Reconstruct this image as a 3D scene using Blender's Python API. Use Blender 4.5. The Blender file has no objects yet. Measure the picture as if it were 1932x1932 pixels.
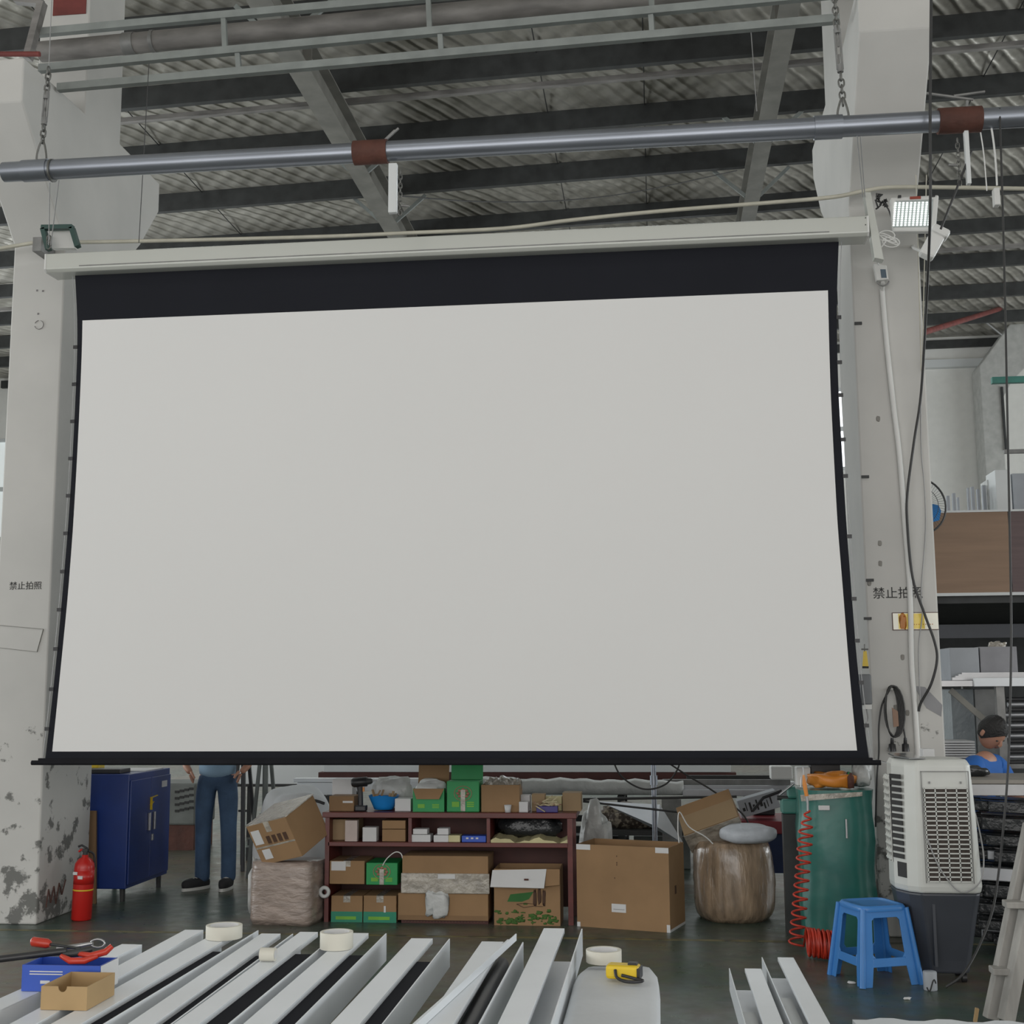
import bpy, math, random
from mathutils import Vector, Matrix, Euler
S = bpy.context.scene
COL = S.collection
R = math.radians
random.seed(7)

# ------------------------------------------------------------------ camera
CAM = Vector((0, 0, 1.6)); FPX = 2400.0
PITCH, YAW, ROLL = R(7.93), R(6.4), R(.38)
FW = Vector((-math.sin(YAW)*math.cos(PITCH), math.cos(YAW)*math.cos(PITCH), math.sin(PITCH)))
_r0 = Vector((math.cos(YAW), math.sin(YAW), 0)); _u0 = _r0.cross(FW)
RT = _r0*math.cos(ROLL) - _u0*math.sin(ROLL); UP = RT.cross(FW)
cd = bpy.data.cameras.new('camera'); cam = bpy.data.objects.new('camera', cd); COL.objects.link(cam)
m3 = Matrix((RT, UP, -FW)).transposed()
cam.matrix_world = Matrix.Translation(CAM) @ m3.to_4x4()
cd.sensor_width = 36; cd.lens = 36*FPX/1932; cd.clip_end = 200; cd.clip_start = .05
S.camera = cam

# ------------------------------------------------------------------ light and exposure
S.view_settings.view_transform = 'Standard'; S.view_settings.look = 'None'
S.view_settings.gamma = 1; S.view_settings.use_curve_mapping = False
S.view_settings.exposure = 0.0
W = bpy.data.worlds.new('overcast_sky'); S.world = W; W.use_nodes = True
bg = W.node_tree.nodes['Background']; bg.inputs[0].default_value = (1.0, .985, .96, 1); bg.inputs[1].default_value = 0.95

def area(name, loc, rot, sx, sy, power, color=(1, 1, 1)):
    l = bpy.data.lights.new(name, 'AREA'); l.shape = 'RECTANGLE'; l.size = sx; l.size_y = sy
    l.energy = power; l.color = color
    o = bpy.data.objects.new(name, l); o.location = loc; o.rotation_euler = rot; COL.objects.link(o)
    return o
# daylight through the open side of the hall behind the photographer, and added overhead and side fill
area('daylight_opening', (-2, -5.5, 2.7), (R(90), 0, 0), 16, 4.4, 430, (1, .985, .96))
area('overhead_fill', (-1.2, 3.2, 8.6), (0, 0, 0), 9, 1.2, 50, (.95, .98, 1))  # unseen panel added up high to brighten the things below
area('overhead_fill_rear', (-1.2, 17, 8.6), (0, 0, 0), 12, 1.5, 220, (.92, .98, 1))  # second added overhead panel, brightens the rear of the hall
area('side_fill_left', (-15.7, 13, 3.6), (0, R(-90-12), 0), 4.5, 26, 2300, (.93, .98, 1))  # added uplight panel for the dark ceiling, the wall has no opening
area('side_fill_right', (17.7, 13, 3.6), (0, R(90+12), 0), 4.5, 26, 2300, (.93, .98, 1))  # matching added uplight on the other side

def ray(px, py): return FW*FPX + RT*(px-966) - UP*(py-966)
def A(px, py, Y):      # the point of the vertical plane at distance Y seen at a photo coordinate
    d = ray(px, py); return CAM + d*((Y-CAM.y)/d.y)
def G(px, py, z=0.0):  # the point of the horizontal plane at height z
    d = ray(px, py); return CAM + d*((z-CAM.z)/d.z)
def AX(px, py, X):
    d = ray(px, py); return CAM + d*((X-CAM.x)/d.x)

# ------------------------------------------------------------------ materials
def mat(name, col, rough=.6, metal=0, var=.12, scale=6, bump=0, bscale=30, spec=.5, emit=None, estr=0,
        col2=None, thr=None, coat=0, stretch=None, trans=0):
    m = bpy.data.materials.new(name); m.use_nodes = True
    nt = m.node_tree; n = nt.nodes; L = nt.links; p = n['Principled BSDF']
    p.inputs['Roughness'].default_value = rough; p.inputs['Metallic'].default_value = metal
    p.inputs['Specular IOR Level'].default_value = spec
    if coat: p.inputs['Coat Weight'].default_value = coat; p.inputs['Coat Roughness'].default_value = .15
    if trans:
        p.inputs['Transmission Weight'].default_value = trans
    tc = n.new('ShaderNodeTexCoord'); src = tc.outputs['Object']
    if stretch:
        mp = n.new('ShaderNodeMapping'); mp.inputs['Scale'].default_value = stretch
        L.new(src, mp.inputs[0]); src = mp.outputs[0]
    nz = n.new('ShaderNodeTexNoise'); nz.inputs['Scale'].default_value = scale; nz.inputs['Detail'].default_value = 5
    L.new(src, nz.inputs['Vector'])
    rp = n.new('ShaderNodeValToRGB')
    c = Vector(col)
    if col2 is None: a, b = c*(1-var), c*(1+var)
    else: a, b = c, Vector(col2)
    rp.color_ramp.elements[0].color = (*a, 1); rp.color_ramp.elements[1].color = (*b, 1)
    lo, hi = thr if thr else (.3, .7)
    rp.color_ramp.elements[0].position = lo; rp.color_ramp.elements[1].position = hi
    L.new(nz.outputs['Fac'], rp.inputs[0]); L.new(rp.outputs[0], p.inputs['Base Color'])
    if bump:
        nb = n.new('ShaderNodeTexNoise'); nb.inputs['Scale'].default_value = bscale; nb.inputs['Detail'].default_value = 4
        L.new(src, nb.inputs['Vector'])
        bp = n.new('ShaderNodeBump'); bp.inputs['Strength'].default_value = bump; bp.inputs['Distance'].default_value = .02
        L.new(nb.outputs['Fac'], bp.inputs['Height']); L.new(bp.outputs[0], p.inputs['Normal'])
    if emit is not None:
        p.inputs['Emission Color'].default_value = (*emit, 1); p.inputs['Emission Strength'].default_value = estr
    return m

M = {}
M['plaster_plain'] = mat('white_paint_wall', (.50, .49, .47), .8, var=.04)
M['white_metal'] = mat('white_coated_metal', (.62, .64, .64), .35, var=.03, scale=2)
M['case_metal'] = mat('white_case_enamel', (.52, .53, .49), .22, var=.02, scale=2, coat=.3)
M['prof_white'] = mat('white_anodised_profile', (.74, .77, .80), .3, var=.04, scale=3)
M['prof_grey'] = mat('mill_finish_aluminium', (.42, .43, .45), .35, metal=.6, var=.08, stretch=(1, .2, 1))
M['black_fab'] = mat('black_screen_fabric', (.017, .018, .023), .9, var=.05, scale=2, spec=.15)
M['white_fab'] = mat('matt_white_projection_fabric', (.75, .745, .735), .9, var=.008, scale=.6, spec=.1)
M['black_plastic'] = mat('black_plastic', (.02, .02, .022), .4)
M['dark_steel'] = mat('dark_painted_steel', (.032, .034, .034), .55, var=.3)
M['green_steel'] = mat('dark_green_painted_steel', (.03, .07, .06), .5)
M['rafter'] = mat('grey_primed_rafter_steel', (.19, .185, .165), .6, var=.2, scale=3)
M['galv'] = mat('galvanised_pipe', (.27, .29, .33), .32, metal=.75, var=.1, stretch=(.3, 3, 3))
M['galv_dull'] = mat('dull_galvanised_steel', (.22, .22, .215), .5, metal=.4, var=.25, scale=8)
M['rail'] = mat('grey_truss_steel', (.24, .26, .25), .5, metal=.2, var=.15)
M['duct'] = mat('weathered_grey_pipe', (.20, .19, .18), .6, var=.35, scale=5, stretch=(.6, 2, 2))
M['rust'] = mat('rust_brown_clamp', (.085, .030, .020), .75, var=.3, bump=.3)
M['oxide'] = mat('red_oxide_primer', (.16, .035, .03), .7, var=.3)
M['chain'] = mat('chain_steel', (.16, .16, .15), .45, metal=.7)
M['cream_pipe'] = mat('cream_conduit', (.50, .48, .40), .5)
M['white_plastic'] = mat('white_plastic', (.66, .66, .64), .4, var=.03)
M['cable'] = mat('black_cable_sheath', (.03, .03, .03), .5)
M['cable_grey'] = mat('grey_cable_sheath', (.30, .30, .30), .5)
M['cardboard'] = mat('corrugated_cardboard', (.285, .172, .084), .8, var=.10, scale=4, bump=.1, bscale=8)
M['cardboard_d'] = mat('darker_cardboard', (.22, .132, .066), .85, var=.12, scale=4, bump=.1, bscale=8)
M['cardboard_l'] = mat('light_kraft_cardboard', (.31, .215, .12), .8, var=.08, scale=4)
M['kraft'] = mat('kraft_tray_board', (.40, .27, .13), .75, var=.06)
M['wrapcard'] = mat('film_wrapped_cardboard', (.30, .22, .15), .26, var=.35, scale=9, bump=1, bscale=9, coat=.7, stretch=(2.2, 2.2, .5))
M['film'] = mat('crinkled_clear_film', (.36, .33, .28), .2, var=.3, scale=14, bump=1, bscale=18, coat=.7)
M['paper'] = mat('white_paper', (.60, .60, .60), .7, var=.03)
M['ink'] = mat('dark_print', (.03, .03, .03), .8)
M['ink_brown'] = mat('brown_print', (.07, .035, .02), .8)
M['green_box'] = mat('green_printed_carton', (.012, .27, .075), .5, var=.06)
M['teal_box'] = mat('teal_printed_carton', (.015, .22, .13), .5, var=.06)
M['lime'] = mat('lime_print', (.16, .40, .04), .6)
M['redwood'] = mat('red_brown_lacquered_wood', (.115, .022, .018), .35, var=.25, scale=5, stretch=(.4, 3, 3))
M['redwood_d'] = mat('dull_red_brown_board', (.070, .020, .016), .6, var=.2)
M['blue_cab'] = mat('blue_enamelled_steel', (.010, .034, .18), .35, var=.08)
M['blue_plastic'] = mat('blue_moulded_plastic', (.045, .20, .52), .35, var=.05)
M['blue_card'] = mat('blue_printed_carton', (.03, .09, .46), .45, var=.05)
M['blue_cloth'] = mat('bright_blue_plastic_sheet', (.01, .20, .55), .4)
M['red_ext'] = mat('red_enamel_cylinder', (.50, .018, .014), .3, var=.04)
M['red_hose'] = mat('red_coil_hose', (.46, .035, .016), .35)
M['orange'] = mat('orange_plastic', (.62, .22, .03), .4)
M['yellow'] = mat('yellow_plastic', (.72, .50, .02), .4)
M['teal'] = mat('teal_green_panel', (.028, .150, .125), .28, var=.22, scale=3, bump=.35, bscale=3, coat=.4)
M['teal_d'] = mat('green_machine_enamel', (.05, .20, .165), .45, var=.2)
M['cool_white'] = mat('off_white_cooler_plastic', (.56, .57, .54), .4, var=.04)
M['cool_dark'] = mat('charcoal_cooler_plastic', (.045, .05, .062), .4, var=.08)
M['cool_clear'] = mat('grey_tinted_control_panel', (.20, .21, .21), .12, coat=.8)
M['grille_dark'] = mat('dark_brown_cooling_pad', (.06, .048, .042), .85, var=.3, scale=60)
M['tape'] = mat('cream_masking_tape', (.62, .60, .52), .6, var=.03)
M['foam'] = mat('white_foam_sheet', (.60, .62, .64), .55, var=.05, scale=5, bump=.35, bscale=6)
M['bag'] = mat('white_woven_sack', (.48, .51, .55), .5, var=.10, scale=14, bump=.5, bscale=14)
M['white_film'] = mat('cloudy_white_film', (.50, .51, .50), .35, var=.12, scale=8, bump=.8, bscale=10)
M['black_bag'] = mat('black_film', (.02, .022, .024), .25, var=.3, bump=.8, bscale=14)
M['skin'] = mat('skin', (.42, .22, .15), .5, var=.06)
M['hair'] = mat('black_hair', (.012, .011, .011), .6, bump=.5, bscale=80)
M['denim'] = mat('blue_denim', (.045, .085, .155), .85, var=.35, scale=5, bump=.2, bscale=60)
M['tshirt'] = mat('light_blue_jersey', (.22, .33, .44), .85, var=.06, bump=.2, bscale=10)
M['shoe'] = mat('black_shoe_suede', (.02, .02, .022), .8)
M['sole'] = mat('white_rubber_sole', (.6, .6, .57), .6)
M['blueshirt'] = mat('bright_blue_work_shirt', (.02, .12, .42), .8)
M['plywood'] = mat('brown_plywood_facing', (.27, .175, .115), .6, var=.10, scale=3, stretch=(.4, 1, 5))
M['steel_l'] = mat('bright_steel', (.38, .38, .385), .3, metal=.7, var=.1)
M['machine'] = mat('grey_machine_enamel', (.13, .14, .13), .6, var=.2)
M['wood_grey'] = mat('weathered_grey_timber', (.30, .29, .27), .75, var=.22, scale=6, stretch=(3, 3, .5))
M['pinkwhite'] = mat('pale_pink_carton', (.50, .42, .39), .7)
M['ylwpaper'] = mat('pale_yellow_paper', (.55, .50, .28), .7)
M['purple'] = mat('dark_violet_plastic', (.03, .02, .16), .4)
M['greycarton'] = mat('grey_white_carton', (.36, .38, .41), .7, var=.06)
M['mesh_wire'] = mat('guard_wire', (.06, .06, .06), .4, metal=.5)
M['lcd'] = mat('dark_display', (.08, .12, .16), .2)
M['window'] = mat('daylit_frosted_pane', (.8, .85, .9), .4, emit=(.92, .97, 1), estr=1.6, var=.01)
M['window_dim'] = mat('daylit_dusty_pane', (.6, .64, .64), .5, emit=(.90, .96, .95), estr=.42, var=.04)
M['led'] = mat('lit_led_array', (.9, .95, .95), .4, emit=(.93, 1, .98), estr=1.5, var=.01)
M['sign_yellow'] = mat('yellow_sign_face', (.80, .60, .10), .25, var=.02)
M['sign_white'] = mat('white_sign_face', (.88, .86, .74), .25, var=.02)
M['sign_orange'] = mat('orange_brown_emblem', (.45, .16, .02), .4)

def column_paint():
    m = bpy.data.materials.new('painted_concrete_with_peeling'); m.use_nodes = True
    nt = m.node_tree; n = nt.nodes; L = nt.links; p = n['Principled BSDF']; p.inputs['Roughness'].default_value = .75
    tc = n.new('ShaderNodeTexCoord'); sx = n.new('ShaderNodeSeparateXYZ'); L.new(tc.outputs['Object'], sx.inputs[0])
    n1 = n.new('ShaderNodeTexNoise'); n1.inputs['Scale'].default_value = 5; n1.inputs['Detail'].default_value = 8; n1.inputs['Roughness'].default_value = .65
    L.new(tc.outputs['Object'], n1.inputs['Vector'])
    # plaster has flaked off in patches in the lowest metres
    mr = n.new('ShaderNodeMapRange'); mr.inputs['From Min'].default_value = .25; mr.inputs['From Max'].default_value = 2.2
    mr.inputs['To Min'].default_value = .07; mr.inputs['To Max'].default_value = -.14
    L.new(sx.outputs['Z'], mr.inputs['Value'])
    ad = n.new('ShaderNodeMath'); ad.operation = 'ADD'; L.new(n1.outputs['Fac'], ad.inputs[0]); L.new(mr.outputs[0], ad.inputs[1])
    rp = n.new('ShaderNodeValToRGB'); rp.color_ramp.elements[0].position = .575; rp.color_ramp.elements[1].position = .62
    rp.color_ramp.elements[0].color = (0, 0, 0, 1); rp.color_ramp.elements[1].color = (1, 1, 1, 1)
    L.new(ad.outputs[0], rp.inputs[0])
    n2 = n.new('ShaderNodeTexNoise'); n2.inputs['Scale'].default_value = 1.6; n2.inputs['Detail'].default_value = 6
    L.new(tc.outputs['Object'], n2.inputs['Vector'])
    r2 = n.new('ShaderNodeValToRGB'); r2.color_ramp.elements[0].position = .3; r2.color_ramp.elements[1].position = .75
    r2.color_ramp.elements[0].color = (.49, .485, .465, 1); r2.color_ramp.elements[1].color = (.57, .56, .535, 1)
    L.new(n2.outputs['Fac'], r2.inputs[0])
    mx = n.new('ShaderNodeMixRGB'); L.new(rp.outputs[0], mx.inputs[0]); L.new(r2.outputs[0], mx.inputs[1])
    mx.inputs[2].default_value = (.16, .16, .15, 1); L.new(mx.outputs[0], p.inputs['Base Color'])
    bp = n.new('ShaderNodeBump'); bp.inputs['Strength'].default_value = .5; bp.inputs['Distance'].default_value = .01; bp.invert = True
    L.new(rp.outputs[0], bp.inputs['Height']); L.new(bp.outputs[0], p.inputs['Normal'])
    return m
M['column'] = column_paint()

def insulation():
    m = bpy.data.materials.new('quilted_foil_insulation'); m.use_nodes = True
    nt = m.node_tree; n = nt.nodes; L = nt.links; p = n['Principled BSDF']
    p.inputs['Roughness'].default_value = .4; p.inputs['Metallic'].default_value = .38
    tc = n.new('ShaderNodeTexCoord')
    def wav(rz, sc, dist):
        mp = n.new('ShaderNodeMapping'); mp.inputs['Rotation'].default_value = (0, 0, rz); L.new(tc.outputs['Object'], mp.inputs[0])
        w = n.new('ShaderNodeTexWave'); w.inputs['Scale'].default_value = sc; w.inputs['Distortion'].default_value = dist
        w.inputs['Detail'].default_value = 2; w.inputs['Detail Scale'].default_value = 1.3; L.new(mp.outputs[0], w.inputs['Vector']); return w
    a = wav(R(33), 1.55, 1.4); b = wav(R(-40), 1.2, 1.4)
    pw = n.new('ShaderNodeMath'); pw.operation = 'POWER'; pw.inputs[1].default_value = 3; L.new(a.outputs['Fac'], pw.inputs[0])
    mu = n.new('ShaderNodeMath'); mu.operation = 'MULTIPLY_ADD'; L.new(b.outputs['Fac'], mu.inputs[0]); mu.inputs[1].default_value = .35; L.new(pw.outputs[0], mu.inputs[2])
    nz = n.new('ShaderNodeTexNoise'); nz.inputs['Scale'].default_value = 2.5; nz.inputs['Detail'].default_value = 7; L.new(tc.outputs['Object'], nz.inputs['Vector'])
    ad = n.new('ShaderNodeMath'); ad.operation = 'MULTIPLY_ADD'; L.new(nz.outputs['Fac'], ad.inputs[0]); ad.inputs[1].default_value = 1.2; L.new(mu.outputs[0], ad.inputs[2])
    bp = n.new('ShaderNodeBump'); bp.inputs['Strength'].default_value = .62; bp.inputs['Distance'].default_value = .05
    L.new(ad.outputs[0], bp.inputs['Height']); L.new(bp.outputs[0], p.inputs['Normal'])
    rp = n.new('ShaderNodeValToRGB'); rp.color_ramp.elements[0].color = (.31, .295, .255, 1); rp.color_ramp.elements[1].color = (.52, .50, .45, 1)
    rp.color_ramp.elements[0].position = .3; rp.color_ramp.elements[1].position = .7
    L.new(nz.outputs['Fac'], rp.inputs[0]); L.new(rp.outputs[0], p.inputs['Base Color'])
    return m
M['insul'] = insulation()

def floor_mat():
    m = bpy.data.materials.new('worn_green_epoxy_floor'); m.use_nodes = True
    nt = m.node_tree; n = nt.nodes; L = nt.links; p = n['Principled BSDF']; p.inputs['Roughness'].default_value = .3; p.inputs['Specular IOR Level'].default_value = .3
    tc = n.new('ShaderNodeTexCoord')
    nz = n.new('ShaderNodeTexNoise'); nz.inputs['Scale'].default_value = .55; nz.inputs['Detail'].default_value = 7; nz.inputs['Roughness'].default_value = .6
    L.new(tc.outputs['Object'], nz.inputs['Vector'])
    rp = n.new('ShaderNodeValToRGB'); e = rp.color_ramp.elements
    e[0].position = .40; e[0].color = (.050, .085, .070, 1); e[1].position = .60; e[1].color = (.15, .12, .09, 1)
    L.new(nz.outputs['Fac'], rp.inputs[0])
    n2 = n.new('ShaderNodeTexNoise'); n2.inputs['Scale'].default_value = 9; n2.inputs['Detail'].default_value = 8; L.new(tc.outputs['Object'], n2.inputs['Vector'])
    mx = n.new('ShaderNodeMixRGB'); mx.blend_type = 'MULTIPLY'; mx.inputs[0].default_value = .5
    L.new(rp.outputs[0], mx.inputs[1]); L.new(n2.outputs['Color'], mx.inputs[2])
    r3 = n.new('ShaderNodeMixRGB'); r3.blend_type = 'ADD'; r3.inputs[0].default_value = .35
    L.new(mx.outputs[0], r3.inputs[1]); r3.inputs[2].default_value = (.04, .045, .04, 1)
    L.new(r3.outputs[0], p.inputs['Base Color'])
    mr = n.new('ShaderNodeMapRange'); mr.inputs['To Min'].default_value = .16; mr.inputs['To Max'].default_value = .5
    L.new(n2.outputs['Fac'], mr.inputs['Value']); L.new(mr.outputs[0], p.inputs['Roughness'])
    return m
M['floor'] = floor_mat()

# ------------------------------------------------------------------ mesh helpers
class B:
    def __init__(s): s.v = []; s.f = []; s.sm = []; s.mi = []; s.k = 0; s.T = Matrix.Identity(4)
    def add(s, vs, fs, smooth=False):
        b = len(s.v); s.v += [s.T @ Vector(v) for v in vs]
        for f in fs: s.f.append([b+i for i in f]); s.sm.append(smooth); s.mi.append(s.k)
        return s
    def box(s, x0, x1, y0, y1, z0, z1):
        if x0 > x1: x0, x1 = x1, x0
        if y0 > y1: y0, y1 = y1, y0
        if z0 > z1: z0, z1 = z1, z0
        return s.add([(x0,y0,z0),(x1,y0,z0),(x1,y1,z0),(x0,y1,z0),(x0,y0,z1),(x1,y0,z1),(x1,y1,z1),(x0,y1,z1)],
                     [(0,3,2,1),(4,5,6,7),(0,1,5,4),(1,2,6,5),(2,3,7,6),(3,0,4,7)])
    def cb(s, c, d): return s.box(c[0]-d[0]/2, c[0]+d[0]/2, c[1]-d[1]/2, c[1]+d[1]/2, c[2]-d[2]/2, c[2]+d[2]/2)
    def beam(s, p, q, w, h, up=(0, 0, 1)):
        p, q = Vector(p), Vector(q); t = (q-p).normalized(); up = Vector(up)
        if abs(t.dot(up)) > .98: up = Vector((0, 1, 0))
        a = t.cross(up).normalized(); b = a.cross(t).normalized(); vs = []
        for c in (p, q):
            for i, j in ((-1,-1),(1,-1),(1,1),(-1,1)): vs.append(c + a*(i*w/2) + b*(j*h/2))
        return s.add(vs, [(0,3,2,1),(4,5,6,7),(0,1,5,4),(1,2,6,5),(2,3,7,6),(3,0,4,7)])
    def tube(s, pts, r, n=10, closed=False):
        pts = [Vector(p) for p in pts]; N = len(pts)
        rs = r if isinstance(r, (list, tuple)) else [r]*N
        vs = []; prev = None
        for i, p in enumerate(pts):
            if closed: t = pts[(i+1) % N]-pts[i-1]
            else: t = pts[min(i+1, N-1)]-pts[max(i-1, 0)]
            t.normalize()
            if prev is None:
                ref = Vector((0, 0, 1)) if abs(t.z) < .9 else Vector((1, 0, 0)); a = t.cross(ref).normalized()
            else:
                a = prev - t*prev.dot(t)
                if a.length < 1e-6: a = t.orthogonal()
                a.normalize()
            prev = a; b = t.cross(a)
            for k in range(n):
                g = 2*math.pi*k/n; vs.append(p + (a*math.cos(g)+b*math.sin(g))*rs[i])
        fs = []
        for i in range(N if closed else N-1):
            for k in range(n):
                k2 = (k+1) % n; j = (i+1) % N
                fs.append((i*n+k, i*n+k2, j*n+k2, j*n+k))
        s.add(vs, fs, True)
        if not closed:
            s.add(vs[:n], [tuple(range(n))[::-1]]); s.add(vs[-n:], [tuple(range(n))])
        return s
    def lathe(s, prof, c=(0, 0, 0), n=32, smooth=True, closed=False):
        c = Vector(c); vs = []
        for r, z in prof:
            for k in range(n):
                g = 2*math.pi*k/n; vs.append((c.x+r*math.cos(g), c.y+r*math.sin(g), c.z+z))
        P = len(prof); fs = []
        for i in range(P if closed else P-1):
            j = (i+1) % P
            for k in range(n):
                k2 = (k+1) % n; fs.append((i*n+k, i*n+k2, j*n+k2, j*n+k))
        if not closed: fs += [tuple(range(n))[::-1], tuple(range((P-1)*n, P*n))]
        return s.add(vs, fs, smooth)
    def prism(s, poly, d):      # polygon (3-D points) pushed along d
        d = Vector(d); n = len(poly); vs = [Vector(p) for p in poly]; vs += [p+d for p in vs]
        return s.add(vs, [tuple(range(n))[::-1], tuple(range(n, 2*n))] + [(i, (i+1) % n, n+(i+1) % n, n+i) for i in range(n)])
    def blob(s, c, r, amp=.12, n=20, m=12, seed=0, flat=None):
        rnd = random.Random(seed); ph = [(rnd.uniform(1, 4), rnd.uniform(1, 4), rnd.uniform(0, 6), rnd.uniform(0, 6)) for _ in range(6)]
        c = Vector(c); vs = []
        def P(u, v):
            d = Vector((math.cos(u)*math.sin(v), math.sin(u)*math.sin(v), math.cos(v)))
            k = 1+amp*sum(math.sin(a*d.x*2+e)*math.sin(b*d.y*2+d.z*2+f) for a, b, e, f in ph)/2
            w = Vector([math.copysign(abs(t)**.65, t) for t in d])
            q = Vector((w.x*r[0], w.y*r[1], w.z*r[2]))*k
            if flat is not None: q.z = max(q.z, flat)
            return c+q
        vs = [P(0, 0)]
        for j in range(1, m):
            for i in range(n): vs.append(P(2*math.pi*i/n, math.pi*j/m))
        vs.append(P(0, math.pi)); fs = []
        for i in range(n): fs.append((0, 1+i, 1+(i+1) % n)); fs.append((len(vs)-1, 1+(m-2)*n+(i+1) % n, 1+(m-2)*n+i))
        for j in range(m-2):
            for i in range(n):
                a = 1+j*n+i; b = 1+j*n+(i+1) % n; fs.append((a, a+n, b+n, b))
        return s.add(vs, fs, True)
    def build(s, name, mats, parent=None, local=False, bevel=0, label=None, origin=None):
        if not isinstance(mats, (list, tuple)): mats = [mats]
        if parent is not None: o3 = Vector((0, 0, 0)) if local else WORLD(parent)
        elif origin is not None: o3 = Vector(origin)
        elif local: o3 = Vector((0, 0, 0))
        else:
            xs = [v.x for v in s.v]; ys = [v.y for v in s.v]; zs = [v.z for v in s.v]
            o3 = Vector(((min(xs)+max(xs))/2, (min(ys)+max(ys))/2, min(zs)))
        me = bpy.data.meshes.new(name)
        me.from_pydata([tuple(v-o3) for v in s.v], [], s.f)
        for m_ in mats: me.materials.append(M[m_] if isinstance(m_, str) else m_)
        for p, a, k in zip(me.polygons, s.sm, s.mi): p.use_smooth = a; p.material_index = min(k, len(mats)-1)
        me.update(); me.validate()
        bm = __import__('bmesh').new(); bm.from_mesh(me); __import__('bmesh').ops.recalc_face_normals(bm, faces=bm.faces); bm.to_mesh(me); bm.free()
        o = bpy.data.objects.new(name, me); COL.objects.link(o)
        if parent is not None: o.parent = parent
        else: o.location = o3
        if bevel:
            b = o.modifiers.new('bevel', 'BEVEL'); b.width = bevel; b.segments = 2; b.limit_method = 'ANGLE'
        if label: o['label'] = label
        return o
def WORLD(o):
    p = Vector(o.location); q = o.parent
    while q is not None: p = p+Vector(q.location); q = q.parent
    return p
def tag(o, label, cat, group=None, kind=None):
    o['label'] = label; o['category'] = cat
    if group: o['group'] = group
    if kind: o['kind'] = kind
    return o
def thing(name, label, cat, loc=(0, 0, 0), rot=(0, 0, 0), group=None):
    o = bpy.data.objects.new(name, None); COL.objects.link(o); o.empty_display_size = .1
    o.location = loc; o.rotation_euler = rot
    return tag(o, label, cat, group)
def struct(name, b, m, **k):
    o = b.build(name, m, **k); o['kind'] = 'structure'; return o
def one(name, b, m, label, cat, group=None, **k):
    return tag(b.build(name, m, **k), label, cat, group)
def smoothpath(pts, n=6, closed=False):
    pts = [Vector(p) for p in pts]; out = []; N = len(pts)
    rng = range(N) if closed else range(N-1)
    for i in rng:
        p1, p2 = pts[i], pts[(i+1) % N]
        p0 = pts[i-1] if (i > 0 or closed) else p1; p3 = pts[(i+2) % N] if (i+2 < N or closed) else p2
        for k in range(n):
            t = k/n
            out.append(.5*((2*p1)+(p2-p0)*t+(2*p0-5*p1+4*p2-p3)*t*t+(3*p1-p0-3*p2+p3)*t**3))
    if not closed: out.append(pts[-1])
    return out
def textmesh(name, body, size, m, parent, loc, rot=(R(90), 0, 0), extrude=.0008, align='CENTER', sx=1, bold=0):
    c = bpy.data.curves.new(name, 'FONT'); c.body = body; c.size = size; c.extrude = extrude; c.align_x = align; c.align_y = 'CENTER'
    c.offset = bold
    t = bpy.data.objects.new(name+'_tmp', c); COL.objects.link(t)
    bpy.context.view_layer.update()
    me = bpy.data.meshes.new_from_object(t.evaluated_get(bpy.context.evaluated_depsgraph_get())); me.name = name
    bpy.data.objects.remove(t); bpy.data.curves.remove(c)
    me.materials.clear(); me.materials.append(M[m])
    o = bpy.data.objects.new(name, me); COL.objects.link(o); o.parent = parent
    o.location = Vector(loc)-WORLD(parent); o.rotation_euler = rot; o.scale = (sx, 1, 1)
    return o

# ================================================================== SETTING
def tilt(y): return .028 if y < 20 else max(.008, .028-(y-20)*.0028)
def zb(x, y): return 9.10+tilt(y)*(x+1.2)
def roofhit(px, py, off=0):
    lo, hi = 4.0, 60.0
    for _ in range(50):
        Y = (lo+hi)/2; p = A(px, py, Y)
        if p.z-zb(p.x, Y)-off > 0: hi = Y
        else: lo = Y
    return A(px, py, Y)

YW = roofhit(1800, 657).y+.05          # far wall
b = B().box(-16, 18, -6, YW+.3, -.2, 0); struct('floor', b, 'floor')
b = B().box(-6.6, 1.0, 8.50, 8.55, .0005, .002).box(1.0, 9, 8.50, 8.55, .0005, .002)
struct('trim_1', b, mat('faded_yellow_floor_line', (.16, .14, .06), .5, col2=(.05, .05, .035), thr=(.45, .6)))

# ceiling: quilted foil sagging a little between the purlins
b = B(); nx, ny = 34, 152; vs = []; y0c, y1c = -6, YW+.3
for j in range(ny+1):
    y = y0c+(y1c-y0c)*j/ny
    for i in range(nx+1):
        x = -16+34*i/nx; vs.append((x, y, zb(x, y)+.31-.035*abs(math.sin(y*math.pi/1.75))))
b.add(vs, [(j*(nx+1)+i, j*(nx+1)+i+1, (j+1)*(nx+1)+i+1, (j+1)*(nx+1)+i) for j in range(ny) for i in range(nx)], True)
b.add([(-16, y0c, 9.9), (18, y0c, 9.9), (18, y1c, 9.9), (-16, y1c, 9.9)], [(0, 1, 2, 3)])
struct('ceiling', b, 'insul')

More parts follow.
